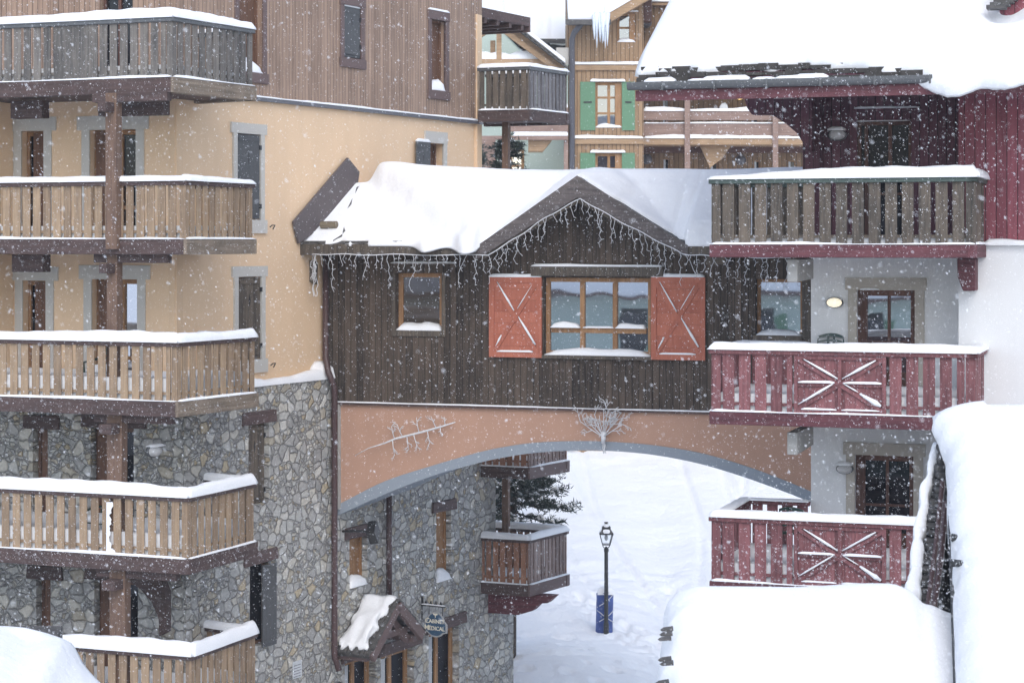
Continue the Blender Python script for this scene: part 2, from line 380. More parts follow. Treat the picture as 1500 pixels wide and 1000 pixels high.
# ------------------------------------------------------------------ ground
rg = random.Random(5); gw = wav2(rg, 16, .25, 2.2); gf = wav2(rg, 18, 2.0, 9.0)
rd_ = random.Random(17); dents = []
for k in range(240):                          # footprints and scuffs beside and across the lane
    t = rd_.random(); dents.append((.6+4.6*t+rd_.gauss(0,.35) if k % 3 else rd_.uniform(-.5,5.5), 63.5-8*t+rd_.gauss(0,.8) if k % 3 else rd_.uniform(50,64), rd_.uniform(.10,.2), rd_.uniform(.04,.11)))
DG = {}
for q in dents: DG.setdefault((int(q[0]//1), int(q[1]//1)), []).append(q)
def ground_z(x, y):
    z = -11.25
    if y > 58: z += (y-58)*.085+ .0105*min(y-58, 24)**1.55
    if y > 84: z += (y-84)*.10
    z += .10*gw(x, y)*sst(30, 45, y)
    # drifts piled beside the lane
    z += .55*math.exp(-((x-1.0)/2.2)**2)*sst(47.5, 52, y)*(1-sst(53.5, 58.5, y))
    z += .28*math.exp(-((x-.4-(y-58)*.06)/1.8)**2)*sst(57, 60, y)*(1-sst(61, 65, y))
    z -= .30*math.exp(-((x-4.6-.018*(y-50)**1.1 if y > 50 else x-4.6)/1.2)**2)*sst(44, 50, y)*(1-sst(66, 76, y))
    if y > 56:                                # ski tracks down the slope
        k = sst(56, 62, y)
        for a, b, w in ((4.2,-.10,.12),(4.55,-.10,.1),(5.6,.05,.12),(6.0,.05,.1),(7.6,.02,.14),(3.3,-.22,.1),(8.6,-.03,.12),(6.9,.1,.1)):
            c = a+b*(y-60)+.35*math.sin(y*.23+a*3); z -= .075*k*math.exp(-((x-c)/w)**2)
        z += .035*k*gf(x, y)
    if -2 < x < 6 and 50 < y < 66:            # trodden crust
        z += .05*gf(x*1.7, y*1.7)*sst(-1, 1, x)
    if -2 < x < 8 and 48 < y < 66:
        i, j = int(x//1), int(y//1)
        for a in (-1,0,1):
            for e in (-1,0,1):
                for (dx, dy, r, h) in DG.get((i+a, j+e), ()): 
                    u = ((x-dx)**2+((y-dy)*.7)**2)/(r*r); z -= h*math.exp(-u)-.35*h*math.exp(-(u-2.2)**2)
    return z
def axis(segs):
    r = []
    for a, b, st in segs:
        n = max(1, int((b-a)/st)); r += [a+(b-a)*i/n for i in range(n)]
    return r+[segs[-1][1]]
xs = axis(((-700,-60,80),(-60,-8,4),(-8,-2,.6),(-2,9,.085),(9,13,.14),(13,20,.6),(20,60,4),(60,700,80)))
ys = axis(((-700,-60,80),(-60,30,6),(30,44,.8),(44,50,.15),(50,68,.10),(68,84,.18),(84,130,3),(130,900,70)))
g = MB(); g.grid([[(x, y, ground_z(x, y)) for x in xs] for y in ys])
tag(g.build('snow_ground', M_ground, smooth=True, norm=False), 'snow covered lane rising into a tracked ski slope', kind='structure')
# ------------------------------------------------------------------ windows and doors
def sub(par, name, mb, mat, fr, **k): return mb.build(name, mat, par, fr, **k)
def window(fr, parent, x0, x1, y0, y1, cols=1, bars=(.5,), depth=.13, fw=.055, mat=None, pane=None, sill=0, lint=None, side=None, surround=None, name='window', rng=None, head=0, leaf=None, curtain=False):
    """a framed window in an opening given in picture rows/columns of the facade plane; returns its hole"""
    mat = mat or M_frame; pane = pane or M_glass; rng = rng or random.Random(int(x0*7+y0))
    s0, s1, z0, z1 = fr.rect(x0, x1, y0, y1); m = MB(); y = depth; w = fw
    m.box(s0, s0+w, y, y+.07, z0, z1); m.box(s1-w, s1, y, y+.07, z0, z1)
    m.box(s0+w, s1-w, y+.001, y+.069, z1-w, z1); m.box(s0+w, s1-w, y+.001, y+.069, z0, z0+w)
    cw = (s1-s0-2*w)/cols
    for c in range(1, cols):
        x = s0+w+c*cw; m.box(x-w*.55, x+w*.55, y-.006, y+.072, z0+w, z1-w)
    for b in bars:
        zz = z1-(z1-z0)*b
        for c in range(cols):
            a = s0+w+c*cw+(w*.55 if c else 0); e = s0+w+(c+1)*cw-(w*.55 if c < cols-1 else 0)
            m.box(a, e, y+.008, y+.06, zz-w*.4, zz+w*.4)
    o = m.build(name, mat, parent, fr, bevel=.006)
    sub(o, 'pane', MB().quad((s0+w*.5,y+.045,z0+w*.5),(s1-w*.5,y+.045,z0+w*.5),(s1-w*.5,y+.045,z1-w*.5),(s0+w*.5,y+.045,z1-w*.5)), pane, fr)
    if surround:                              # painted band: lintel wider than jambs
        lw, lh, jw = surround; q = MB(); jw2 = jw
        q.box(s0-lw, s1+lw, -.014, .05, z1, z1+lh); q.box(s0-jw, s0, -.011, .05, z0, z1); q.box(s1, s1+jw2, -.011, .05, z0, z1)
        sub(o, 'surround', q, M_beige if fr in BEIGE else M_lime, fr)
    if lint:
        lw, lh, lm, proud = lint; a = rng.uniform(-.02, .02)
        q = MB().prism([(s0-lw, z1-.002+a),(s1+lw, z1-.002-a),(s1+lw-.03, z1+lh),(s0-lw+.02, z1+lh)], -proud, .1)
        sub(o, 'lintel', q, lm, fr, bevel=.012)
        if head: sub(o, 'snow_cap', snow_strip(MB(), s0-lw+.06, s1+lw-.06, -proud, -.001, z1+lh, .025, rng), M_snow, fr, smooth=True)
    if sill:
        sub(o, 'sill_snow', mound(MB(), s0+.01, s1-.01, -.03, depth, z0, sill, rng), M_snow, fr, smooth=True)
    return o, (s0, s1, z0, z1)
def shutter(o, fr, s0, s1, z0, z1, y, mat, diamond=True, hinge=0, snow=None, t=.035):
    m = MB(); n = max(2, round((s1-s0)/.11))
    for i in range(n):
        a = s0+(s1-s0)*i/n; m.box(a+.002, s0+(s1-s0)*(i+1)/n-.002, y, y+t, z0, z1)
    for zz in (z1-.12, z0+.06): m.box(s0+.02, s1-.02, y-.018, y, zz, zz+.06)
    h = m.build('shutter', mat, o, fr)
    # sub-sub pieces stay with the window: hinges and the cut-out
    q = MB()
    if diamond:
        c = (s0+s1)/2; zc = z0+(z1-z0)*.72; q.prism([(c,zc-.12),(c+.03,zc),(c,zc+.12),(c-.03,zc)], y-.004, y+.004)
    if hinge:
        for zz in (z0+.2, z1-.28): MB().box(s1-.02, s1+.05, y-.022, y-.002, zz, zz+.09).build('hinge', M_black, o, fr)
    if q.v: q.build('shutter_cutout', M_black, o, fr)
    if snow: snow_strip(MB(), s0, s1, y, y+t, z1, snow, random.Random(int(abs(s0)*99))).build('snow_cap', M_snow, o, fr, smooth=True)
    return h
# ------------------------------------------------------------------ balconies
def balcony(parent, path, zf, zr, slat, beam, rail, pitch, bw, beamh=.27, cap=.13, capw=.17, panels=(), slab_in=None, endmat=None, seed=1, floor_snow=.3, railw=.14, lip=.05, corner=.28, caps=None, sideslat=None, thin=0, crossrail=True):
    """path: plan points round the open sides; each length gets boards, handrail, edge beam and its snow"""
    rng = random.Random(seed); root = None
    pl = list(path)+(list(slab_in) if slab_in else [])
    root = MB().plan(pl, zf-beamh+.05, zf-.07).build('balcony', M_beam, parent, WORLD)
    if floor_snow:
        cx = sum(p[0] for p in pl)/len(pl); cy = sum(p[1] for p in pl)/len(pl)
        pin = [(p[0]+(cx-p[0])*.05, p[1]+(cy-p[1])*.06) for p in pl]
        MB().plan(pin, zf-.069, zf-.07+floor_snow).build('floor_snow', M_snow, root, WORLD)
    for i in range(len(path)-1):
        fr, ln = seg(path[i], path[i+1]); m = MB(); x = 0
        pn = [p for p in panels if p[0] == i]
        xs_ = []; x = 0.0
        if i > 0: xs_.append((0, corner*.5)); x = corner*.5+.02
        end = ln-(corner*.5 if i < len(path)-2 else 0)
        while x < end-.04:
            hit = [p for p in pn if p[1]-.02 < x+bw*.5 < p[2]+.02]
            if hit: x = hit[0][2]+.03; continue
            e = min(x+bw, end); nxt = [p[1] for p in pn if p[1] > x]
            if nxt: e = min(e, min(nxt)-.02)
            if e-x > .03: xs_.append((x, e))
            x += pitch
            if nxt and x > min(nxt)-.03: x = min(nxt)
        if i < len(path)-2: xs_.append((ln-corner*.5, ln-.002))
        for a, e in xs_:
            j = rng.uniform(-.004, .004); dz = rng.uniform(-.008, .004)
            m.box(a+abs(j)+.009, (e+j if e < ln-.01 else e)-.009, .012+rng.uniform(0,.006), .036, zf+.005+dz, zr-.07)
        for p in pn:                          # closed length of flush boards
            if len(p) > 3:
                k = 5
                for q in range(k): m.box(p[1]+(p[2]-p[1])*q/k+.0015, p[1]+(p[2]-p[1])*(q+1)/k-.0015, .010, .036, zf+.004, zr-.07)
        m.build('railing_boards', sideslat if (sideslat and i == 1) else slat, root, fr)
        if crossrail:
            MB().box(0, ln-.03, .048, .08, zf+.10, zf+.15).build('cross_rail', slat, root, fr)
        MB().box(-.03, ln+.03, -.03, railw-.03, zr-.07, zr).build('handrail', rail, root, fr, bevel=.008)
        MB().box(-lip if i else 0, ln+(lip if i == len(path)-2 else -.001), -lip+.003*i, .14, zf-beamh, zf-.004).build('edge_beam', endmat if (endmat and i > 0) else beam, root, fr, bevel=.012)
        if cap:
            sm = snow_strip(MB(), -.02, ln+.02, -.03-.02, capw-.03, zr, cap*(caps[i] if caps else 1), rng, .16, f0=.8, thin=thin if i == 2 else 0); sm.build('snow_cap', M_snow, root, fr, smooth=True)
            snow_strip(MB(), .02, ln-.02, -lip, .012, zf-.004, .028, rng, .6).build('ledge_snow', M_snow, root, fr, smooth=True)
    return root
BEIGE = []
# ------------------------------------------------------------------ left apartment building
UL = (2.6, -1)
WC = (-6.163, 37.58)                          # corner of front and side walls
FW = Fr(WC, (.53, 1))                         # side wall running away to the right
FS = FW.off(-.22)                             # its thicker stone base
FL = Fr(WC, UL)                               # front wall behind the balconies (s < 0)
FLs = FL.off(-.06)
LB = thing('apartment_building', 'tall peach, wood and stone apartment building with stacked balconies on the left', 'building', (-8, 41, -11.2))
ZW, ZS = 2.80, -2.78
end_s = FW.s(706); end_b = FS.s(726); end_c = FS.s(752)
hW = []; hP = []; hS = []
def trim(o, fr, r, w=.13, hs=.16, mat=None, snow=True):   # wooden casing round a narrow window
    s0, s1, z0, z1 = r; m = MB()
    m.box(s0-w, s0, -.035, .05, z0, z1); m.box(s1, s1+w, -.035, .05, z0, z1)
    m.box(s0-w-.03, s1+w+.03, -.045, .05, z1, z1+hs+.04); m.box(s0-w-.02, s1+w+.04, -.05, .05, z0-hs-.04, z0)
    m.build('casing', mat or M_trim, o, fr, bevel=.01)
    if snow: snow_strip(MB(), s0-w, s1+w, -.045, -.002, z1+hs+.04, .04, random.Random(3)).build('snow_cap', M_snow, o, fr, smooth=True)
for (a, b, c, d, sh) in ((349, 384, -60, 106, 'half'), (503, 528, 9, 86, 'closed'), (631, 652, 30, 133, 'open')):
    o, r = window(FW, LB, a, b, c, d, 1, (), depth=.11, mat=M_door, pane=M_door, sill=.0 if sh == 'closed' else .26)
    hW.append(r); trim(o, FW, r)
    if sh == 'closed': shutter(o, FW, r[0]+.02, r[1]-.02, r[2]+.02, r[3]-.03, .0, M_shutG, hinge=1, snow=.05)
for (a, b, c, d) in ((347.5, 382, 196, 322), (349, 383, 405, 527)):
    o, r = window(FW, LB, a, b, c, d, 1, (.5,), mat=M_frame, surround=(.20, .20, .125))
    hP.append(r); shutter(o, FW, r[0]+.03, r[1]-.03, r[2]+.02, r[3]-.02, .01, M_shutG if c < 300 else M_slatold, hinge=1)
    MB().box(r[0]-.2, r[1]+.2, -.02, .05, r[2]-.26, r[2]).build('sill', M_lime, o, FW)
    MB().tube([(r[1]+.24,-.05,r[2]-.14),(r[1]+.24,-.1,r[2]-.1),(r[1]+.34,-.1,r[2]-.1),(r[1]+.34,-.05,r[2]-.18)], .012).build('shutter_hook', M_black, o, FW)
    MB().box(r[0]+.0, r[1]-.0, -.01, .1, r[3]-.002, r[3]+.03).build('snow_cap', M_snow, o, FW)
o, r = window(FW, LB, 628, 650, 210, 285, 1, (.5,), mat=M_door, pane=M_door, depth=.2, surround=(.16, .26, .14)); hP.append(r)
shutter(o, FW, r[0]-.62, r[0]-.02, r[2], r[3], -.06, M_shutG, snow=.07)
# stone base windows
for (a, b, c, d, kind) in ((364, 394, 620, 738, 'shut'), (366, 396, 824, 944, 'half'), (512, 538, 786, 858, 'lit'), (639, 661, 748, 850, 'lit')):
    o, r = window(FS, LB, a, b, c, d, 1, (), depth=.13, mat=M_frame if kind == 'lit' else M_door, pane=M_glassD if kind == 'half' else M_frame if kind == 'lit' else M_door, sill=.0 if kind in ('shut','half') else .24,
        lint=(.22 if a < 450 else .2, .24, M_lintel, .05), head=0); hS.append(r)
    if kind == 'shut': shutter(o, FS, r[0]+.02, r[1]-.02, r[2], r[3]-.02, .1, M_slatold, diamond=True, hinge=1)
    if kind == 'half': shutter(o, FS, r[1]-.35, r[1]+.12, r[2]-.05, r[3]-.05, -.07, M_shutG, diamond=False)
for (a, b) in ((628, 672), (505, 550), (558, 606)):
    top = {628: 921, 505: 963, 558: 953}[a]
    s0, s1 = FS.s(a), FS.s(b); z1 = FS.z((a+b)/2, top); z0 = -11.2; hS.append((s0, s1, z0, z1)); m = MB(); y = .16
    for x in (s0, s0+(s1-s0)*.42, s1-.12): m.box(x, x+.12, y, y+.08, z0, z1)
    m.box(s0+.12, s1-.12, y+.002, y+.078, z1-.12, z1); m.box(s0+.12, s1-.12, y+.002, y+.078, z0, z0+.3)
    o = m.build('door', M_frame, LB, FS, bevel=.01)
    MB().quad((s0,y+.05,z0),(s1,y+.05,z0),(s1,y+.05,z1),(s0,y+.05,z1)).build('pane', M_glassD, o, FS)
    MB().box(s0+.15, s0+(s1-s0)*.36, y+.04, y+.046, z0+.3, z1-.14).build('curtain', M_curtain, o, FS)
    MB().prism([(s0-.15,z1),(s1+.3,z1),(s1+.28,z1+.26),(s0-.13,z1+.24)], -.06, .1).build('lintel', M_lintel, o, FS, bevel=.012)
# walls
m = MB().wall(0, end_s, ZW, 6.6, hW, .3, 0, .6); m.build('wood_wall', M_brown, LB, FW)
m = MB().wall(0, end_s, ZS, ZW, hP, .24, .03, .6); m.build('plaster_wall', M_plast, LB, FW)
m = MB().wall(0, end_b, -11.6, ZS, hS, .5, 0, .9); m.build('stone_wall', M_stone, LB, FS)
m = MB().box(end_b-.001, end_c, -.003, .88, -11.6, -8.55); m.build('stone_plinth', M_stone, LB, FS)
MB().box(0, end_s, -.05, .02, ZW-.05, ZW+.02).build('string_course', M_grey, LB, FW)
snow_strip(MB(), .02, end_s-.02, -.05, -.003, ZW+.02, .035, random.Random(2), .4).build('ledge_snow', M_snow, LB, FW, smooth=True)
q = snow_strip(MB(), .02, FW.s(470), -.235, .03, ZS, .16, random.Random(9), .35)
mound(q, FW.s(452), FW.s(500), -.24, .03, ZS, .34, random.Random(4)); q.build('ledge_snow', M_snow, LB, FS.off(.22), smooth=True)
# the front wall behind the balconies
BLW = -7.5; hL = []; hLs = []; hLw = []
def ldoor(a, b, top, zf, sur, stone=False):
    fr = FLs if stone else FL
    s0, s1 = fr.s(a), fr.s(b); z1 = fr.z((a+b)/2, top); z0 = zf; (hLs if stone else hL).append((s0, s1, z0, z1)); y = .18; m = MB()
    mid = s0+(s1-s0)*(.38 if b-a < 45 else .58)
    for x in (s0, mid-.04, s1-.07): m.box(x, x+.07, y, y+.08, z0, z1)
    m.box(s0+.07, s1-.07, y+.002, y+.078, z1-.09, z1); m.box(mid+.03, s1-.07, y+.01, y+.07, z0+.55, z0+.62)
    o = m.build('balcony_door', M_frame if not stone else M_door, LB, fr, bevel=.006)
    big = b-a > 45
    MB().quad((mid if big else s0,y+.05,z0),(s1 if big else mid,y+.05,z0),(s1 if big else mid,y+.05,z1),(mid if big else s0,y+.05,z1)).build('pane', M_glassB if (big and not stone and top > 300) else M_glassD, o, fr)
    MB().box(s0+.07 if big else mid, mid-.03 if big else s1-.07, y-.06, y+.04, z0+.02, z1-.03).build('shutter', M_door, o, fr)
    if sur:
        m = MB(); m.box(s0-.27, s1+.27, -.012, .05, z1, z1+.26); m.box(s0-.17, s0, -.009, .05, z0, z1); m.box(s1, s1+.17, -.009, .05, z0, z1); m.build('surround', M_lime, o, fr)
    else: MB().prism([(s0-.2,z1),(s1+.28,z1),(s1+.26,z1+.27),(s0-.18,z1+.25)], -.05, .1).build('lintel', M_beam, o, fr, bevel=.012)
ldoor(31, 64, 192, .06, True); ldoor(131, 199, 190, .06, True); ldoor(33, 67, 411, -2.74, True); ldoor(134, 201, 409, -2.74, True)
ldoor(48, 70, 628, -5.44, False, True); ldoor(133, 196, 626, -5.44, False, True); ldoor(53, 74, 848, -8.2, False, True); ldoor(138, 202, 850, -8.2, False, True)
m = MB(); a, b = FL.s(146), FL.s(194); hLw.append((a, b, 2.85, 5.1)); m.wall(BLW, 0, 2.83, 6.6, hLw, .25, 0, .6); m.build('wood_wall', M_brown, LB, FL)
window(FL, LB, 146, 194, -45, 100, 2, (.5,), mat=M_frameD, pane=M_glassD)
MB().wall(BLW, 0, ZS, 2.83, hL, .26, .02, .6).build('plaster_wall', M_plast, LB, FL)
MB().wall(BLW, .18, -11.6, ZS, hLs, .3, 0, .6).build('stone_wall', M_stone, LB, FLs)
MB().box(BLW, FL.s(19), -.45, .05, ZS, 2.83).build('plaster_pier', M_plast, LB, FL)
MB().box(FL.s(-14), FL.s(7), -.62, -.44, ZS, 2.83).build('side_post', M_post, LB, FL)
# balconies
def lcorner(px, Y=35.3): return ((px-CX)/FPX*Y, Y)
E0 = ((371-CX)/FPX*37.5, 37.5)
def lbalc(px, zf, zr, slat, pitch, bw, panels, seed, end, capm=.13, endx=371, **k):
    c = lcorner(px); far = (c[0]-.933*8, c[1]+.359*8); e = ((endx-CX)/FPX*37.4, 37.4); fr_ = FW.pt(FW.s(292), -.02)
    ins = [FL.pt(-.02, -.02), FL.pt(-7.6, -.02)]
    return balcony(LB, [far, c, e, fr_], zf, zr, slat, M_beam, M_beam if slat is not M_slatgrey else M_zinc, pitch, bw, panels=panels, slab_in=ins, endmat=end, seed=seed, cap=capm, caps=(1,.95,.6), **k)
lbalc(253, 2.85, 3.88, M_slatgrey, .206, .168, ((0, 8-2.42, 8-1.52, 1),), 11, M_beamtan, .15)
lbalc(272, .06, 1.06, M_slattan, .212, .172, (), 12, M_beamtan, .10)
lbalc(260, -2.74, -1.73, M_slattan, .228, .168, (), 13, M_beamtan, .16, 374, floor_snow=.45)
lbalc(275, -5.45, -4.40, M_slattan, .232, .170, (), 14, M_beam, .19, 373, floor_snow=.45)
lbalc(281, -8.2, -7.13, M_slattan, .225, .170, (), 15, M_beam, .22, 375, floor_snow=.4)
# snow plastered on the boards of the fourth balcony
fr_ = Fr(lcorner(275), UL)
rp = random.Random(5); right = [(161.5+rp.uniform(-2,2.2)+(9*max(0,(k-19)/4)**2)+(3 if k < 3 else 0), 735+73.5*k/23) for k in range(24)]
MB().prism(fr_.poly([(156.3,735)]+right+[(156.0,808.5)]), -.014, .008).build('board_snow', M_snow, LB, fr_, bevel=.005)
# posts and heads
def lpost(px0, px1, z0, z1, y):
    fr = Fr(lcorner(262), UL); s0, s1 = fr.s(px0, y), fr.s(px1, y)
    o = MB().box(s0, s1, y, y+.2, z0, z1).build('post', M_post, LB, fr, bevel=.012)
    MB().box(s0-.28, s1+1.0, y+.02, y+.19, z1-.16, z1-.001).build('post_head', M_beam, o, fr, bevel=.012)
    MB().box(s0+.03, s1-.03, y-.3, y-.001, z1-.34, z1-.17).build('post_bracket', M_beam, o, fr, bevel=.012)
lpost(154, 170, -.12, 2.6, -.12); lpost(156, 171, -2.74, -.2, .16); lpost(156, 178, -5.4, -3.0, .16); lpost(160, 183, -8.2, -5.72, .16)
for (a, b, zt) in ((22, 68, 2.58), (150, 245, 2.58), (24, 70, -.22)):   # beam ends under the balcony floors
    fr = Fr(lcorner(262), UL); MB().box(fr.s(a, .9), fr.s(b, .9), .75, 1.0, zt-.32, zt).build('joist', M_beam, LB, fr, bevel=.012)
# curved brace under the lowest visible balcony
fr = FLs; pts = [(200,838),(238,842),(247,866),(247,925),(237,930),(236,905),(226,880),(210,862),(196,852)]
MB().prism(fr.poly(pts, -.5), -.6, -.4).build('curved_brace', M_beam, LB, fr, bevel=.015)
# globe lamp on the stone wall
def walllamp(parent, fr, px, py, r=.16, lit=False, snow=True, flat=.62):
    s, z = fr.p(px, py); m = MB().lathe((0,0,0), [(r*.2,0),(r*.95,.02),(r,.05),(r*.9,.1),(r*.6,.15),(r*.15,.17)], 20)
    M = fr.M @ Matrix.Translation((s, -.01, z)) @ Matrix.Rotation(rad(90), 4, 'X') @ Matrix.Diagonal((1, flat, 1, 1))
    o = MB().lathe((0,0,0), [(r*1.12,0),(r*1.12,.04),(r*.98,.06)], 20).build('wall_lamp', M_zinc, parent, M=M, smooth=False)
    b = m.build('lamp_glass', M_lampL if lit else M_lampO, o, M=M, smooth=True)
    if snow: snow_strip(MB(), s-r, s+r, -.17, -.01, z+r*flat*.8, .06, random.Random(8)).build('snow_cap', M_snow, o, fr, smooth=True)
    return o
M_lampO = plain('opal_glass', (.5,.5,.5), .25)
mm, tt, pp = new_mat('lit_opal_glass'); pp.inputs['Base Color'].default_value = (.8,.75,.6,1); pp.inputs['Emission Color'].default_value = (1,.9,.68,1); pp.inputs['Emission Strength'].default_value = .4; M_lampL = mm
walllamp(LB, FS, 222, 660, .17)
for o_ in []: pass
# downpipes
p0 = FW.pt(FW.s(476), -.1)
sW = lambda px, y: FW.s(px, y)
MB().tube([(FW.s(477,-.1),-.1,-.2),(FW.s(477,-.1),-.1,-2.35),(FW.s(481,-.34),-.34,-2.62),(FW.s(490,-.34),-.34,-2.95),(FW.s(490,-.34),-.34,-8.4),(FW.s(497,-.45),-.45,-8.7)], .065, 10).build('downpipe', M_pipe, LB, FW, smooth=True)
MB().tube([(FW.s(570,-.32),-.32,-5.2),(FW.s(570,-.32),-.32,-7.6)], .065, 10).build('downpipe', M_pipe, LB, FW, smooth=True)
MB().tube([(FW.s(497,-.5),-.5,-8.95),(FW.s(504,-.8),-.8,-9.1),(FW.s(495,-.4),-.4,-9.5),(FW.s(492,-.34),-.34,-11.2)], .065, 10).build('downpipe', M_grey, LB, FW, smooth=True)
# far-end stack of balconies
SC = (.392, 47.0)
def sbalc(zf, zr, slat, beam, rail, seed, cap, w0=708, **k):
    t = 1.25; a = (SC[0]-.933*t, SC[1]+.359*t); e = (SC[0]+.92, SC[1]+1.55); ret = (e[0]-1.9, e[1]+.75)
    return balcony(LB, [a, SC, e, ret], zf, zr, slat, beam, rail, .172, .145, beamh=.27, cap=cap, seed=seed, slab_in=[FS.pt(FS.s(715), .1)], floor_snow=.15, corner=.12, **k)
sbalc(3.05, 4.03, M_slatold, M_beam, M_zinc, 21, .09, sideslat=M_slatash)
sbalc(-5.16, -4.1, M_slatrust, M_beam, M_beam, 22, .1, endmat=M_trim, sideslat=M_slatmauve)
sbalc(-7.85, -6.83, M_slatrust, M_beam, M_beam, 23, .13, endmat=M_trim, sideslat=M_slatmauve)
f9 = Fr(SC, UL)
MB().box(f9.s(735,.5), f9.s(744,.5), .5, .66, -7, 3.0).build('post', M_post, LB, f9, bevel=.01)
MB().prism([(f9.s(706),-8.13),(f9.s(806),-8.13),(f9.s(795),-8.3),(f9.s(784),-8.32),(f9.s(773),-8.5),(f9.s(752),-8.62),(f9.s(706),-8.62)], .3, .62).build('bracket', M_beamred, LB, f9, bevel=.015)
# roof with deep eaves over the end
e1 = FW.off(.05)
MB().box(end_s+.001, end_s+2.5, 0, 6, 5.28, 5.5).build('roof', M_beam, LB, e1)
for i in range(4): MB().box(end_s+.25+i*.62, end_s+.37+i*.62, .02, 5.9, 5.16, 5.279).build('rafter', M_beam, LB, e1)
MB().box(end_s+2.501, end_s+2.56, 0, 6, 5.14, 5.5).build('fascia', M_trim, LB, e1)
MB().wall(0, 9, -11.6, 5.3, [], .2, 0, .3).build('end_wall', M_plast, LB, Fr(FW.pt(end_s), (-.95, .35)))
# little gabled canopy over the doorway
sR = FS.s(565); zR = -7.62
def canopy():
    sc = FS.s(533); sl_, sr_, zr_, ze = FS.s(492), FS.s(571), FS.z(533, 882), FS.z(492, 959); D = -.80
    o = MB().prism([(sl_,ze),(sc,zr_),(sr_,ze+.12),(sr_,ze+.24),(sc,zr_+.13),(sl_,ze+.12)], D, -.001).build('door_canopy', M_slate, LB, FS)
    m = MB(); rngc = random.Random(4)
    for side in (0, 1):
        for i in range(10):
            for j in range(9):
                t0, t1 = i/10, (i+1)/10+.06; A = (sc, zr_+.15); B = ((sl_, ze+.13) if side == 0 else (sr_, ze+.25))
                p = (A[0]+(B[0]-A[0])*t0, A[1]+(B[1]-A[1])*t0+.0); q = (A[0]+(B[0]-A[0])*t1, A[1]+(B[1]-A[1])*t1+.03)
                y0 = D-.06+(-D+.05)*j/9; y1 = y0+(-D)/9-.01; th = .025+rngc.uniform(0,.02); k = rngc.uniform(-.02,.02)
                m.add([(p[0],y0+k,p[1]),(q[0],y0+k,q[1]),(q[0],y1+k,q[1]),(p[0],y1+k,p[1]),(p[0],y0+k,p[1]-th),(q[0],y0+k,q[1]-th),(q[0],y1+k,q[1]-th),(p[0],y1+k,p[1]-th)],
                    [(0,1,2,3),(7,6,5,4),(0,4,5,1),(1,5,6,2),(2,6,7,3),(3,7,4,0)])
    m.build('roof_slates', M_slate, o, FS)
    m = MB()
    for B in ((sl_+.05, ze), (sr_-.05, ze+.12)):
        m.bar((sc, D-.03, zr_), (B[0], D-.03, B[1]), .1, .2); m.bar((sc, D+.22, zr_-.24), (B[0]*.8+sc*.2, D+.22, B[1]*.8+zr_*.2-.22), .1, .16)
    m.bar((sl_+.3, D+.22, ze+.3), (sr_-.2, D+.22, ze+.3), .12, .14); m.bar((sl_+.12, D+.1, ze), (sl_+.12, -.02, ze), .14, .16); m.bar((sr_-.12, D+.1, ze+.08), (sr_-.12, -.02, ze+.08), .14, .16)
    m.build('canopy_frame', M_trim, o, FS, bevel=.008)
    w = wav2(random.Random(6), 10, 1.5, 9); top = []; bot = []
    for i in range(19):
        t = i/18; r = []; b = []
        for j in range(15):
            y = D+.02+(-D-.03)*j/14; s = sc+(sl_-sc)*t; z = zr_+.19+(ze+.16-zr_-.19)*t
            e = min(1, min(j, 14-j, i+1, 18-i)/4.0+.05+.25*max(0, w(i*.9, j*.9))); h = max(-.03, (.075+.16*w(s*2.4, y*2.4))*e-.02*(1-e)); y2 = y+.10*w(t*9, j*.1)*(1 if j in (0, 1, 13, 14) else 0)+(.05 if j < 2 else 0); dz = (.10*w(j*.8, 4)+.02)*(1 if i > 15 else 0); z += (max(0, dz)*1.2); s -= (sl_-sc)*max(0, dz)*1.2/2; r.append((s-.03*t, y2, z+h)); b.append((s, y2, z-.04))
        top.append(r); bot.append(b)
    MB().solid(top, bot).build('canopy_snow', M_snow, o, FS, smooth=True)
canopy()
# paper notice on the stone
r = FS.rect(428, 441, 967, 992); o = MB().box(r[0], r[1], -.02, -.004, r[2], r[3]).build('notice', M_curtain, LB, FS)
m = MB()
for k in range(5): m.box(r[0]+.03, r[1]-.03-.02*(k % 2), -.0215, -.0201, r[3]-.09-.055*k, r[3]-.078-.055*k)
m.build('notice_lines', M_grey, o, FS)
# flood light on its arm, bolted above the small window
s, z = FS.p(515, 776)
o = MB().tube([(s-.35,0,z+.02),(s-.35,-.25,z+.04),(s,-.45,z)], .025, 6).build('flood_light', M_black, LB, FS)
M = FS.M @ Matrix.Translation((s+.05, -.5, z-.02)) @ Matrix.Rotation(rad(-35), 4, 'Y') @ Matrix.Rotation(rad(20), 4, 'Z')
MB().box(-.2,.2,-.09,.09,-.15,.15).build('lamp_housing', M_black, o, M=M, bevel=.015); MB().box(.201,.215,-.06,.06,-.11,.11).build('lamp_glass', M_lampO, o, M=M)
# ------------------------------------------------------------------ bridge house across the lane
UR = (3, -1)
B = Fr((-3.674, 41.9), UR)
HB = thing('bridge_house', 'dark wooden house bridging the lane on a terracotta arch', 'building', (0, 42, -4))
sL, sRr = B.s(466), B.s(1200); DB = 2.9
zb = (B.z(493, 588)+B.z(1040, 604))/2; zE = -.12
hB = []; hA = []
rb = random.Random(31)
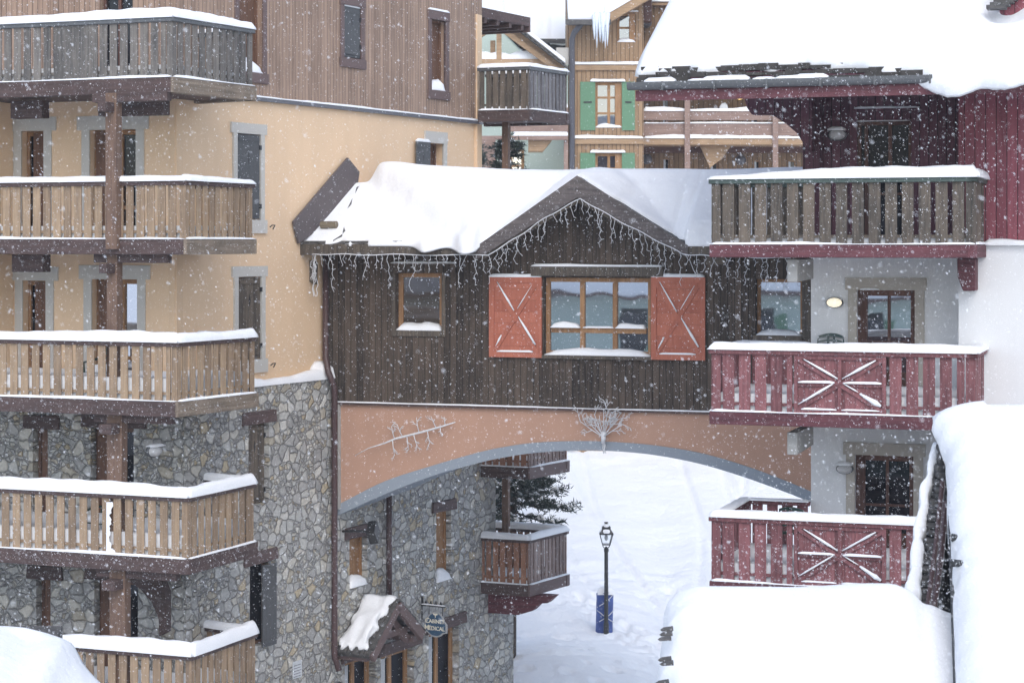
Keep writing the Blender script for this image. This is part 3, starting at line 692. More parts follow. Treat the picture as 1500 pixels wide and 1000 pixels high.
# windows
o, r = window(B, HB, 580, 647, 399, 484, 1, (), depth=.14, mat=M_frame, pane=M_glassW, fw=.10, sill=.17); hB.append(r)
m = MB(); m.box(r[0]-.09, r[0]-.005, -.03, .04, r[2]-.12, r[3]+.1).box(r[1]+.005, r[1]+.09, -.03, .04, r[2]-.12, r[3]+.1).box(r[0]-.005, r[1]+.005, -.028, .04, r[3]+.005, r[3]+.1).box(r[0]-.005, r[1]+.005, -.032, .04, r[2]-.12, r[2]-.005)
m.build('casing', M_slatold, o, B, bevel=.01)
MB().prism([(B.s(572), B.z(572,386)), (B.s(668), B.z(668,386)), (B.s(668), B.z(668,400)), (B.s(572), B.z(572,400))], -.05, .02).build('lintel', M_dark, o, B)
snow_strip(MB(), B.s(574), B.s(666), -.05, 0, B.z(620, 386), .035, rb).build('snow_cap', M_snow, o, B, smooth=True)
o, r = window(B, HB, 797, 953, 407, 521, 3, (), depth=.12, mat=M_frame, pane=M_glassB, fw=.085, sill=.13); hB.append(r)
s0, s1, z0, z1 = r; fw = .085; zt = z1-(z1-z0)*.68; cw = (s1-s0-2*fw)/3; m = MB(); ms = MB()
for c in range(3):
    a = s0+fw+c*cw+.03; e = s0+fw+(c+1)*cw-.03
    m.box(a, e, .105, .185, zt-.05, zt+.05)
    if c != 1: ms = mound(ms, a, e, .02, .105, zt+.05, .10, rb)
    else: snow_strip(ms, a, e, .06, .104, zt+.05, .03, rb)
m.build('transom', M_frame, o, B, bevel=.006); ms.build('sill_snow', M_snow, o, B, smooth=True)
MB().prism([(B.s(780), B.z(780,404)), (B.s(973), B.z(973,405)), (B.s(973), B.z(973,391)), (B.s(780), B.z(780,390))], -.12, .02).build('lintel', M_slatold, o, B, bevel=.012)
snow_strip(MB(), B.s(781), B.s(972), -.12, 0, B.z(876, 390.5), .045, rb).build('snow_cap', M_snow, o, B, smooth=True)
MB().box(s0-.05, s1+.05, -.07, .1, z0-.07, z0-.003).build('sill', M_slatold, o, B, bevel=.01)
# net curtain seen in the middle light, and a lamp-like pale shade
for (x0, x1, y0, y1) in ((718, 795, 406, 523), (955, 1034, 406, 527)):
    a, e, c, d = B.rect(x0, x1, y0, y1); m = MB(); n = 7
    for i in range(n): m.box(a, e, -.055, -.03, c+(d-c)*i/n+.002, c+(d-c)*(i+1)/n-.002)
    q = m.build('shutter', M_shutR, o, B); m = MB(); w = .105
    m.box(a, a+w, -.078, -.056, c, d).box(e-w, e, -.078, -.056, c, d).box(a+w, e-w, -.0775, -.056, d-w, d).box(a+w, e-w, -.0775, -.056, c, c+w)
    m.bar((a+w, -.068, c+w), (e-w, -.068, d-w), .018, .085, (0,0,1)); m.bar((e-w, -.0685, c+w), (a+w, -.0685, d-w), .018, .085, (0,0,1))
    m.build('shutter_brace', M_shutR, o, B)
    ms = MB(); snow_strip(ms, a, e-.02, -.08, -.02, d, .06, rb)
    ca, ce, cc, cd = a+w, e-w, c+w, d-w; mx, mz = (a+e)/2, (c+d)/2
    for (p, q_, th) in (((ca+.07, cd-.02), (mx-.02, mz+.1), .022), ((ce-.1, cd-.09), (mx+.05, mz+.14), .012), ((mx+.07, mz-.02), (ce-.02, cc+.12), .03), ((ca+.04, cc+.08), (ca+.16, cc+.3), .022)):
        ms.tube([(p[0]+(q_[0]-p[0])*t, -.088, p[1]+(q_[1]-p[1])*t+.035) for t in (0,.3,.6,1)], [th*.3, th*.75*rb.uniform(.6,1), th*rb.uniform(.7,1.1), th*.5], 6)
    snow_strip(ms, ca+.06, ce-.08, -.078, -.056, cc, .035, rb)
    ms.build('snow_cap', M_snow, o, B, smooth=True)
o, r = window(B, HB, 1107, 1175, 409, 491, 1, (), depth=.14, mat=M_frame, pane=M_glassB, fw=.06, sill=.10); hB.append(r)
MB().box(r[1], r[1]+.2, -.03, .05, r[2]-.05, r[3]+.1).box(r[0]-.05, r[1]-.003, -.035, .05, r[2]-.14, r[2]-.004).build('casing', M_slatold, o, B, bevel=.01)
# lower hatch in the cladding, a shade paler
a, e, c, d = B.rect(784, 955, 533, 599)
# walls
zg = B.z(848, 289, -.05)
m = MB().wall(sL, sRr, zb, .35, hB, .24, 0, .3)
peak = (B.s(847), 1.02); m.prism([(B.s(690), .351), (B.s(1015), .351), (peak[0], peak[1])], .002, .28)
m.build('plank_wall', M_dark, HB, B)
m = MB().box(a, e, -.022, -.001, c, d); m.build('plank_panel', M_dark, HB, B)
m = MB().box(sL+.03, sRr, -.045, .0, zb-.045, zb-.001); m.build('drip_board', M_beam, HB, B)
snow_strip(MB(), B.s(489), sRr, -.05, -.002, zb-.001, .02, rb, .3).build('ledge_snow', M_snow, HB, B, smooth=True)
# arch wall: terracotta above, grey-blue band along the curve
oc = [(470,748),(500,736),(562,705),(632,682),(702,662),(740,654),(780,648.5),(830,646),(886,646.5),(953,651.5),(1020,662),(1077,677.5),(1130,696),(1187,719.5),(1240,746)]
ic = [(470,765),(500,752),(562,724),(632,697),(702,677.5),(740,669.5),(780,663.5),(830,660),(886,660),(953,665.5),(1020,678),(1077,694.5),(1130,713),(1187,735.5),(1240,762)]
def smooth(pts, n=5):
    r = []
    for i in range(len(pts)-1):
        p0, p1, p2, p3 = pts[max(i-1,0)], pts[i], pts[i+1], pts[min(i+2,len(pts)-1)]
        for k in range(n):
            t = k/n
            r.append(tuple(.5*((2*b)+(-a+c)*t+(2*a-5*b+4*c-d)*t*t+(-a+3*b-3*c+d)*t**3) for a,b,c,d in zip(p0,p1,p2,p3)))
    return r+[pts[-1]]
oc, ic = smooth(B.poly(oc)), smooth(B.poly(ic))
def archsheet(lo, hi, y0, y1):
    m = MB(); n = len(lo)
    m.grid([[(p[0], y0, p[1]) for p in lo], [(p[0], y0, p[1]) for p in hi]]); m.grid([[(p[0], y1, p[1]) for p in hi], [(p[0], y1, p[1]) for p in lo]])
    m.grid([[(p[0], y1, p[1]) for p in lo], [(p[0], y0, p[1]) for p in lo]]); return m
top = [(p[0], zb-.04) for p in oc]
archsheet(oc, top, .03, DB-.03).build('arch_wall', M_terra, HB, B, norm=False)
archsheet(ic, oc, .018, DB-.018).build('arch_band', M_band, HB, B, norm=False)
MB().box(B.s(493), B.s(498.5), -.06, .05, B.z(497, 745), zb-.05).build('edge_strip', M_limeg if False else M_concrete, HB, B)
MB().wall(sL, sRr, zb, .9, [], .2, 0, .2).build('rear_wall', M_dark, HB, B.off(DB))
MB().box(sL, sRr, .3, DB-.01, zb+.001, zb+.2).build('floor_slab', M_beam, HB, B)
# roof
eY = -.8; rY = 1.15; zR = 1.20; slope = (zR-.0)/(rY-eY)
zeave = B.z(450, 359, eY)
slope = (zR-zeave)/(rY-eY)
sp = B.s(846, eY); zp = B.z(846, 259, eY); sl0 = B.s(705, eY); sr0 = B.s(1001, eY)
kl = (zp-B.z(705, 358, eY))/(sp-sl0); kr = (zp-B.z(1001, 355, eY))/(sr0-sp)
def zmain(y): return zeave+slope*(y-eY) if y < rY else zR-slope*(y-rY)
def zdorm(s): return zp-(kl*(sp-s) if s < sp else kr*(s-sp))
def zroof(s, y): return max(zmain(y), zdorm(s)) if y < rY else zmain(y)
sE0, sE1 = B.s(437, eY), B.s(1190, eY)
ys_ = [eY+(rY-eY)*i/16 for i in range(17)]+[rY+(3.6-rY)*i/8 for i in range(1, 9)]
ss_ = sorted([sE0+(sE1-sE0)*i/90 for i in range(91)]+[sl0, sp, sr0])
MB().solid([[(s, y, zroof(s, y)) for s in ss_] for y in ys_], [[(s, y, zroof(s, y)-.12) for s in ss_] for y in ys_]).build('roof', M_slate, HB, B)
M_barge = wood('grey_barge_board', (.035,.030,.030), (.15,.125,.12), 'x', frost=.10)
m = MB(); m.box(sE0, sl0+.05, eY-.03, eY-.002, zeave-.2, zeave+.02); m.build('fascia', M_slatold, HB, B, bevel=.006); m = MB(); m.box(sr0-.05, B.s(1045, eY), eY-.03, eY-.002, zeave-.2, zeave+.02)
m.build('fascia', M_slatold, HB, B, bevel=.006)
w = .40
m = MB(); y0, y1 = eY-.05, eY-.001
m.prism([(sl0-.12, zdorm(sl0)-.06), (sp, zp+.02), (sp, zp-w), (sl0-.12, zdorm(sl0)-.06-w*.62)], y0, y1); m.build('barge_board', M_barge, HB, B)
m = MB(); m.prism([(sp+.001, zp+.02), (sr0+.1, zdorm(sr0)-.06), (sr0+.1, zdorm(sr0)-.06-w*.6), (sp+.001, zp-w)], y0, y1); m.build('barge_board', M_barge, HB, B)
for sg, k, e in ((-1, kl, sl0), (1, kr, sr0)):  # second, set-back board under each barge
    a = sp+sg*.0; m = MB(); z2 = zp-w+.05; ze2 = zdorm(e)-w*.5
    m.prism(sorted([(a, z2), (e, ze2)])+sorted([(a, z2-.14), (e, ze2-.1)], reverse=True), eY+.02, eY+.07); m.build('barge_board', M_slatold, HB, B)
m = MB()
for k in range(2): m.prism([(sl0+.3+k*0, 0), (sl0+.31, 0), (sl0+.31, .01)], 0, .01) if False else None
soff = MB()
for i in range(9):
    s = B.s(470)+i*.32; soff.box(s, s+.1, eY+.05, .0, zeave-.13, zeave-.02)
soff.build('rafters', M_slatold, HB, B)
M_flash = plain('dark_flashing', (.095,.078,.08), .6, bumpy=.2)
# flashing panel on the apartment wall following the roof slope
pts = [(430,325),(510,231),(527,252),(520,300),(438,357)]
MB().prism(FW.poly(pts, -.05), -.05, -.005).build('roof_flashing', M_flash, HB, FW, bevel=.004)
MB().prism([(B.s(448), -.62), (B.s(474), -.85), (B.s(474), -.4), (B.s(448), -.25)], -.5, -.3).build('eave_brace', M_slatold, HB, B)
MB().prism([(B.s(1034,eY+.3), -.42),(B.s(1062,eY+.3), -.42),(B.s(1062,eY+.3),-.15),(B.s(1034,eY+.3),-.15)], eY+.3, .0).build('eave_brace', M_slatold, HB, B)
# snow lying on that roof: a thick slab right of a torn edge, a thin swept skin left of it
rs = random.Random(12); sw = wav2(rs, 16, .8, 6); sf = wav(rs, 7, 1.6); sg_ = wav(rs, 8, 2.2)
def edge_s(y):                                # the tear from ridge to eave
    t = (y-eY)/(rY-eY); t = min(1, max(0, t))
    return B.s(668, eY)+(B.s(556, rY)-B.s(668, eY))*t**.8+.14*math.sin(5*t)
def tsnow(s, y):
    thick = .42+.10*sw(s, y)
    thin = .08+.05*sw(s*1.3+5, y*1.3)+.06*sst(B.s(520), B.s(600), s)
    k = sst(-.16, .14, s-edge_s(y)+.10*sf(y*3)); t = thin+(thick-thin)*k+.13*sg_(s*4+y*3)*math.exp(-((s-B.s(670,eY))/.8)**2)*(1-sst(eY+.3, eY+1.2, y))
    t += .16*math.exp(-((s-edge_s(y)-.35)/.4)**2)*k*sst(eY+.2, eY+.8, y)
    if s < B.s(520): t *= .35+.65*sst(B.s(470), B.s(535), s+.3*(y-eY)-.2)
    return t
nS, nY = 190, 60; topr = []; botr = []
for j in range(nY+1):
    v = j/nY; r = []; b = []
    for i in range(nS+1):
        s = sE0+.05+(sE1-sE0-.06)*i/nS
        inD = sl0 < s < sr0
        if inD: yf = eY+.03+.07*sf(s*2)+.15*max(0, sg_(s*3)) + (.12 if s > sp else .02)
        else:
            heap = math.exp(-((s-B.s(688, eY))/.30)**2)+.85*math.exp(-((s-B.s(630, eY))/.24)**2)
            yf = eY-.03+.05*sf(s*1.4)-.32*heap+(.16 if s < B.s(540, eY) else 0)*abs(sg_(s*1.7))
        y = yf+(3.3-yf)*v**1.35
        e = min(1, max(0, (y-yf)/(.30 if s > B.s(600, eY) else .08)))
        e = math.sqrt(max(0, 1-(1-e)**2))
        zb_ = zroof(s, max(y, eY)); t = tsnow(s, y); t = t*e+.012
        if not inD and s > B.s(560, eY): zb_ -= (1-e)*.16*(math.exp(-((s-B.s(688,eY))/.32)**2)+.8*math.exp(-((s-B.s(630,eY))/.26)**2))
        if inD: t *= .28+.72*sst(.1, 1.1, y-yf)
        zc_ = 1.43+.22*(1-sst(B.s(560), B.s(800), s))+.05*sw(s*.7, 2)-.07*sst(.3, 1.4, rY-y); zt_ = zb_+t; zt_ = min(zt_, zc_+.25*max(0, zt_-zc_)); r.append((s, y, zt_)); b.append((s, y, zb_-.02))
    topr.append(r); botr.append(b)
# the ridge of the snow is rounded by relaxing the sheet a little
for it in range(2):
    q = [list(x) for x in topr]
    for j in range(2, nY):
        for i in range(1, nS):
            p = topr[j][i]; z = (topr[j-1][i][2]+topr[j+1][i][2]+topr[j][i-1][2]+topr[j][i+1][2])/4
            q[j][i] = (p[0], p[1], p[2]*.45+z*.55)
    topr = q
sn = MB().solid(topr, botr).build('roof_snow', M_snow, None, B, smooth=True)
tag(sn, 'deep torn snow sheet on the gabled roof of the bridge house', kind='stuff')
# exposed slate joints where the snow slid
m = MB(); rj = random.Random(3)
for (p, q_) in (((528,265),(519,290)),((517,293),(513,305)),((504,338),(502,330)),((502,330),(503,318)),((470,347),(492,339))):
    a = B.p(*p, eY+.9*(360-p[1])/110*1.3); b_ = B.p(*q_, eY+.9*(360-q_[1])/110*1.3)
def on_roof(px, py):
    y = eY
    for _ in range(60):
        s = B.s(px, y)
        if (HOR-py)/FPX*B.pt(s, y)[1] <= zroof(s, y)+tsnow(s, y)*.9: break
        y += .03
    return (B.s(px, y), y, zroof(B.s(px, y), y)+tsnow(B.s(px, y), y)+.0)
for ln in (((529,262),(524,276),(520,287)), ((517,291),(513,302),(509,308)), ((504,330),(504,340),(500,348),(488,354))):
    q = [on_roof(*p) for p in ln]; m.tube(q, [.012]+[.028]*(len(q)-2)+[.012], 5)
for (x0, x1, yy) in ((440,466,351),(467,476,354),(500,540,352),(575,590,360)):
    s0, s1 = B.s(x0, eY), B.s(x1, eY); m.box(s0, s1, eY-.02, eY+.25, zeave+.03, zeave+.085)
m.build('eave_slates', M_slate, HB, B)
lg = MB().tube([(0,0,0),(.36,0,.0)], .075, 10)
yl = eY+.45; lo = lg.build('wooden_log', wood('cut_log', (.10,.08,.05), (.27,.22,.15), 'x'), None, M=B.M @ Matrix.Translation((B.s(470, yl), yl, zroof(0, yl)+.12)), bevel=.012)
tag(lo, 'short round log on thin snow at the bridge roof left end', 'log')
# ------------------------------------------------------------------ icicle light strings
M_wire = M_frostw
def strands(m, fr, path, y, step, rng, l0=.12, l1=.62):
    d = 0
    for i in range(len(path)-1):
        (a, za), (b, zb2) = path[i], path[i+1]; L_ = math.hypot(b-a, zb2-za); n = max(1, int(L_/step))
        for k in range(n):
            t = (k+rng.random()*.6)/n; s, z = a+(b-a)*t, za+(zb2-za)*t; ln = rng.choice((.15,.2,.25,.3,.35,.5,.6,.3,.2))*rng.uniform(.8,1.15)
            pts = [(s, y, z)]; zz = z; x = s; sgn = rng.choice((-1,1))
            while zz > z-ln:
                st = rng.uniform(.06, .11); zz -= st; x += sgn*rng.uniform(.01,.055); sgn *= -1 if rng.random() < .75 else 1
                pts.append((x, y+rng.uniform(-.02,.02), zz))
                if rng.random() < .6: m.tube([(x, y, zz), (x+rng.choice((-1,1))*rng.uniform(.02,.06), y, zz-rng.uniform(-.02,.05))], [.006,.0045], 4)
            m.tube(pts, .005, 4)
    return m
rl = random.Random(77)
def lights(name, path, y, lab):
    m = MB()
    pp_ = []
    for i in range(len(path)-1):
        for k in range(6):
            t = k/6; pp_.append((path[i][0]+(path[i+1][0]-path[i][0])*t, y, path[i][1]+(path[i+1][1]-path[i][1])*t-.012*math.sin(t*math.pi*2)))
    pp_.append((path[-1][0], y, path[-1][1])); m.tube(pp_, .010, 5); strands(m, B, path, y, .125, rl)
    return tag(m.build(name, M_wire, None, B, smooth=True), lab, 'fairy lights', 'icicle light strings under the bridge house eaves')
yL = eY-.075
lights('icicle_lights', B.poly([(458,372),(520,373),(600,373),(714,374)], yL), yL, 'frosted icicle lights hanging under the straight eave left of the gable')
lights('icicle_lights', B.poly([(714,374),(760,346),(800,318),(850,291),(900,320),(950,346),(1000,372)], yL), yL, 'frosted icicle lights hanging along both slopes of the dark gable')
lights('icicle_lights', B.poly([(1000,372),(1040,375),(1100,377),(1158,378)], yL), yL, 'frosted icicle lights hanging right of the gable, below the grey balcony')
m = MB(); yy = yL+.12
for k in range(5):
    pts = []; x, z = B.p(460+rl.uniform(-3,4), 374, yy)
    for i in range(12): pts.append((x+rl.uniform(-.04,.04), yy+rl.uniform(-.04,.04), z-i*.075*(1 if k < 3 else .6)))
    m.tube(pts, .0075, 4)
tag(m.build('icicle_lights', M_wire, None, B), 'tangled end of the icicle lights dangling at the roof corner by the peach wall', 'fairy lights', 'icicle light strings under the bridge house eaves')
# wire branch decorations on the arch wall
def twig(m, p, ang, ln, r, y, rng, depth):
    q = (p[0]+ln*math.cos(ang), p[1]+ln*math.sin(ang)); mid = ((p[0]+q[0])/2+rng.uniform(-.01,.01), (p[1]+q[1])/2+rng.uniform(-.01,.01))
    m.tube([(p[0],y,p[1]),(mid[0],y-.01,mid[1]),(q[0],y,q[1])], [r, r*.85, r*.6], 5)
    if depth:
        for k in range(rng.choice((2,3,3))): twig(m, (p[0]+(q[0]-p[0])*(.45+.25*k), p[1]+(q[1]-p[1])*(.45+.25*k)), ang+rng.choice((-1,1))*rng.uniform(.5,1.0), ln*rng.uniform(.3,.5), r*.75, y+rng.uniform(-.03,.01), rng, depth-1)
m = MB(); rt = random.Random(9); y = -.09
st = [(520,667),(540,656),(563,649),(580,642),(620,632),(645,625),(667,618)]
m.tube([(a, y, b) for a, b in B.poly(st, y)], [.005,.008,.015,.021,.021,.019,.01], 6)
for (px, py, up, ln) in ((578,643,1,.27),(590,640,1,.28),(614,634,1,.32),(639,627,1,.26),(652,622,1,.16),(575,645,-1,.3),(596,639,-1,.27),(606,637,-1,.28),(626,631,-1,.26),(645,625,-1,.15)):
    twig(m, B.p(px, py, y), rad(105 if up > 0 else -78)+rt.uniform(-.2,.2), ln, .010, y, rt, 2)
tag(m.build('wire_branch', M_wire, None, B, smooth=True), 'frosted long wire branch with side twigs on the left of the terracotta arch wall', 'decoration')
m = MB(); base = B.p(884, 640, y)
for k in range(11): 
    a = rad(35+11*k)+rt.uniform(-.06,.06); twig(m, base, a, rt.uniform(.42,.62), .011, y+rt.uniform(-.05,.02), rt, 3)
for k in range(5):
    x = base[0]+rt.uniform(-.06,.06); m.tube([(base[0],y,base[1]),(x,y,base[1]-.16),(x+rt.uniform(-.06,.06),y,base[1]-.32)], .008, 4)
m.tube([(base[0],y-.01,base[1]-.12),(base[0],y-.01,base[1]+.1)], [.04,.055], 8)
tag(m.build('wire_branch', M_wire, None, B, smooth=True), 'frosted fan-shaped bunch of wire twigs at the crown of the arch', 'decoration')
# ------------------------------------------------------------------ right building
R = Fr((7.253, 32.0), UR); RF = R.off(1.5); RR = R.off(2.6)
BEIGE.append(RR)
HR = thing('chalet_building', 'white and wine red chalet block with balconies and a snow laden roof on the right', 'building', (9, 38, -11.2))
sA = RR.s(1187.5); sB = RF.s(1404); hR = []; hU = []
zm = 0.0
def rdoor(a, b, top, zf, pane):
    s0, s1 = RR.s(a), RR.s(b); z1 = RR.z((a+b)/2, top); hR.append((s0, s1, zf, z1)); y = .12; m = MB(); w = .085
    m.box(s0, s0+w*1.9, y, y+.08, zf, z1); m.box(s1-w, s1, y, y+.08, zf, z1); m.box(s0+w, s1-w, y+.002, y+.078, z1-w*1.2, z1); m.box(s0+w, s1-w, y+.002, y+.078, zf, zf+.5)
    c = (s0+w*1.9+s1-w)/2; zz = z1-(z1-zf)*.47
    m.box(c-.025, c+.025, y+.01, y+.07, zf+.5, z1-w); m.box(s0+w*1.9, s1-w, y+.012, y+.068, zz-.022, zz+.022)
    o = m.build('balcony_door', M_frameD, HR, RR, bevel=.006)
    MB().quad((s0,y+.05,zf),(s1,y+.05,zf),(s1,y+.05,z1),(s0,y+.05,z1)).build('pane', pane, o, RR)
    m = MB(); m.box(s0-.2, s1+.2, -.012, .05, z1, z1+.21); m.box(s0-.15, s0, -.009, .05, zf, z1); m.box(s1, s1+.16, -.009, .05, zf, z1); m.build('surround', M_beige, o, RR)
    return o
d1 = rdoor(1255, 1340, 425, -2.72, M_glassB); d2 = rdoor(1252, 1338, 667, -5.48, M_glassD)
s0, s1 = RR.s(1262), RR.s(1330); snow_strip(MB(), s0-.02, s0+.3, -.02, .02, RR.z(1290, 425), .03, rb).build('snow_cap', M_snow, d1, RR)
# wine red storey
s0, s1, z0, z1 = RR.rect(1255, 1335, 178, 250); z0 = .06
hU.append((s0, s1, z0, z1)); m = MB(); y = .1
for x in (s0, s0+.12, (s0+s1)/2+.06, s1-.06): m.box(x, x+.06, y, y+.07, z0, z1)
m.box(s0+.06, s1-.06, y+.002, y+.068, z1-.06, z1); m.box(s0+.18, s1-.06, y+.004, y+.066, z0+.75, z0+.79)
o = m.build('balcony_door', M_frameD, HR, RR); MB().quad((s0,y+.05,z0),(s1,y+.05,z0),(s1,y+.05,z1),(s0,y+.05,z1)).build('pane', M_glassX, o, RR)
MB().box(s0-.06, s1+.16, -.05, .05, z1+.17, z1+.22).build('lintel', M_purple, o, RR); snow_strip(MB(), s0-.04, s1+.14, -.05, 0, z1+.22, .03, rb).build('snow_cap', M_snow, o, RR, smooth=True)
snow_strip(MB(), s0, s1-.02, -.01, .1, z1, .025, rb).build('snow_cap', M_snow, o, RR, smooth=True)
MB().wall(sA-.08, RR.s(1460), zm, 3.3, hU, .22, 0, .4).build('red_wall', M_purple, HR, RR)
MB().wall(sA, RR.s(1460), -11.6, zm-.001, hR, .24, .03, .5).build('white_wall', M_white, HR, RR)
MB().wall(sB, sB+5, zm, 4.2, [], .2, 0, 1.09).build('red_wall', M_red, HR, RF)
MB().wall(sB, sB+5, -11.6, zm-.001, [], .2, .02, 1.09).build('white_wall', M_white, HR, RF)
snow_strip(MB(), RF.s(1443), sB+5, -.09, .0, zm-.05, .13, rb, .3).build('ledge_snow', M_snow, HR, RF, smooth=True)
MB().box(sA-.12, RR.s(1203), -.12, .02, 0, 3.0).build('post', M_purple, HR, RR, bevel=.01)
# side wall of the block, facing the bridge
MB().box(sA+.002, sA+.3, .5, 9, -11.6, zm-.002).build('white_wall', M_white, HR, RR)
MB().box(sA+.0, sA+.3, .41, 9, zm, 3.0).build('red_wall', M_purple, HR, RR)
walllamp(HR, RR, 1227, 198, .15, snow=True); walllamp(HR, RR, 1223, 443, .135, lit=True, snow=False); walllamp(HR, RR, 1238, 686, .135, snow=True)
# console and brace carrying the eaves
y = -.5
cp = [(1089,139),(1190,139),(1190,222),(1180,216),(1168,196),(1152,182),(1138,173),(1130,168),(1101,168),(1094,158)]
MB().prism(RR.poly(cp, y), y, y+.28).build('curved_bracket', M_purple, HR, RR, bevel=.015)
q = MB()
for (a, b) in ((1103,1126),(1134,1163),(1170,1180)): q.box(RR.s(a,y), RR.s(b,y), y-.012, y, RR.z(1130,143.6,y), RR.z(1130,136,y))
q.build('bracket_slot', M_black, HR, RR)
snow_strip(MB(), RR.s(1134,y), RR.s(1164,y), y-.03, y-.001, RR.z(1148,144.5,y), .02, rb).build('snow_cap', M_snow, HR, RR)
MB().prism(RF.poly([(1403,378),(1430,378),(1430,426),(1412,426),(1404,405)], -.3), -.45, 0).build('bracket', M_beamred, HR, RF, bevel=.02)
for py in ((380,413),(633,666)):
    s0, s1 = R.s(1153,.5), R.s(1168,.5); zt, zz = R.z(1160, py[0], .5), R.z(1160, py[1], .5)
    MB().prism([(.5,zz),(2.0,zz+.03),(2.0,zt),(.5,zt)], s0, s1).build('concrete_beam', M_concrete, HR, M=R.M @ Matrix(((0,1,0,0),(1,0,0,0),(0,0,1,0),(0,0,0,1))), bevel=.012)
def rbalc(zf, zr, slat, beam, rail, seed, cap, panel):
    a = R.pt(R.s(1041)); c = R.pt(0); e = R.pt(.0+.0, 1.5)
    b0 = R.pt(R.s(1041), 2.45); b1 = R.pt(RR.s(1187), 2.45)
    ins = [b1, R.pt(R.s(1380), 2.55)]
    o = balcony(HR, [b1, b0, a, c, e], zf, zr, slat, beam, rail, .262, .205, beamh=.215, cap=cap, panels=((2, R.s(1163)-R.s(1041), R.s(1299)-R.s(1041)),) if panel else (), seed=seed, slab_in=[R.pt(R.s(1400), 2.58), R.pt(sA, 2.6)], corner=.34, floor_snow=.36 if panel else .2, lip=.02, capw=.2, caps=(.25,.3,1,.8), thin=.0 if panel else .7)
    if panel:
        s0, s1 = R.s(1163), R.s(1298); z0, z1 = zf+.0, zr-.075; n = 9; m = MB()
        for i in range(n): m.box(s0+(s1-s0)*i/n+.002, s0+(s1-s0)*(i+1)/n-.002, .02, .05, z0, z1)
        m.build('panel_boards', slat, o, R); m = MB(); w = .06
        m.box(s0, s0+w, -.012, .019, z0, z1).box(s1-w, s1, -.012, .019, z0, z1).box(s0+w, s1-w, -.0115, .019, z0, z0+w).box(s0+w, s1-w, -.0115, .019, z1-w, z1)
        c = (s0+s1)/2; zc = (z0+z1)/2
        m.box(c-.03, c+.03, -.011, .019, z0+w, z1-w)
        m.box(s0+w, c-.03, -.0105, .019, zc-.028, zc+.028).box(c+.03, s1-w, -.0105, .019, zc-.028, zc+.028)
        for a_, b_ in (((s0+w, z0+w), (c, zc)), ((c, zc), (s1-w, z1-w)), ((s0+w, z1-w), (c, zc)), ((c, zc), (s1-w, z0+w))): m.bar((a_[0], .0, a_[1]), (b_[0], .0, b_[1]), .03, .055)
        m.build('panel_braces', rail, o, R, bevel=.004); ms = MB()
        for (p, q_, th) in (((s0+.16, z1-.1), (c-.03, zc+.06), .022), ((c+.04, zc+.06), (s1-.16, z1-.1), .022), ((s0+.07, z0+.1), (c-.1, zc-.02), .02), ((c+.32, zc-.17), (s1-.08, z0+.1), .045), ((c+.05, zc-.01), (c+.3, zc-.15), .012)):
            ms.tube([(p[0]+(q_[0]-p[0])*t, -.018, p[1]+(q_[1]-p[1])*t+.045) for t in (0,.25,.5,.75,1)], [th*.3, th*.75*rb.uniform(.7,1.1), th*rb.uniform(.6,1.2), th*rb.uniform(.7,1.1), th*.4], 6)
        snow_strip(ms, s0+.07, c-.08, -.03, .018, zc+.028, .035, rb); snow_strip(ms, c+.06, s1-.07, -.03, .018, zc+.028, .035, rb)
        snow_strip(ms, s0+.12, c-.05, -.02, .018, z0+w, .025, rb); snow_strip(ms, c+.03, s1-.1, -.02, .018, z0+w, .025, rb)
        ms.build('panel_snow', M_snow, o, R, smooth=True)
    return o
rbalc(-.03, 1.02, M_slatold, M_beamred, M_greenrail, 51, .19, False)
rbalc(-2.74, -1.74, M_slatred, M_beamred, M_beamred2 if False else M_slatred, 52, .12, True)
rbalc(-5.5, -4.46, M_slatred, M_beamred, M_slatred, 53, .12, True)
# roof of the right building
eR = -.45; zer = 2.60; kR = .58; s0 = R.s(929, eR); s1 = s0+10.5
def zrr(y): return zer+kR*(y-eR)
MB().solid([[(s, y, zrr(y)) for s in (s0+.08, s1)] for y in (eR, 7)], [[(s, y, zrr(y)-.16) for s in (s0+.08, s1)] for y in (eR, 7)]).build('roof', M_purple, HR, R)
m = MB(); rk = random.Random(6)
for row in range(5):
    s = s0+.05
    while s < s1:
        w = rk.uniform(.18,.4); y = eR-.06+row*.15; z = zrr(y)+.0+row*.012; t = rk.uniform(.05,.11)
        dy = rk.uniform(-.03,.03); m.box(s, s+w-.006, y+dy, y+.34, z, z+t); s += w
m.build('eave_slates', M_slatedk, HR, R)
MB().box(s0+.03, s1, eR-.03, eR+.03, zer-.31, zer-.14).build('fascia', M_slatred2 if False else M_beamred, HR, R)
prof = []
gm = MB(); n = 8
rows = []
for i in range(n+1):
    t = math.pi*i/n; rows.append([(s, eR-.1-.085*math.cos(t), zer-.02-.12*math.sin(t)) for s in (s0-.08, s0+4.8)])
gm.grid(rows); gm.grid([[(p[0], p[1]*1.0+(0), p[2]+.006) for p in r] for r in rows])
for k in range(6):
    s = s0+.5+k*.85; gm.box(s, s+.03, eR-.195, eR-.03, zer-.15, zer-.01)
gm.build('gutter', M_zinc, HR, R)
q = MB()
for k in range(8):
    a = s0+.1+rk.uniform(0,4.0); snow_strip(q, a, a+rk.uniform(.3,.9), eR-.17, eR-.05, zer-.02, .05, rk, .5)
q.build('gutter_snow', M_snow, HR, R, smooth=True)
rs2 = random.Random(21); w1 = wav2(rs2, 16, .35, 3.5); w2 = wav(rs2, 8, .7); w3 = wav(rs2, 8, 1.3)
nS, nY = 170, 46; T = []; Bm = []
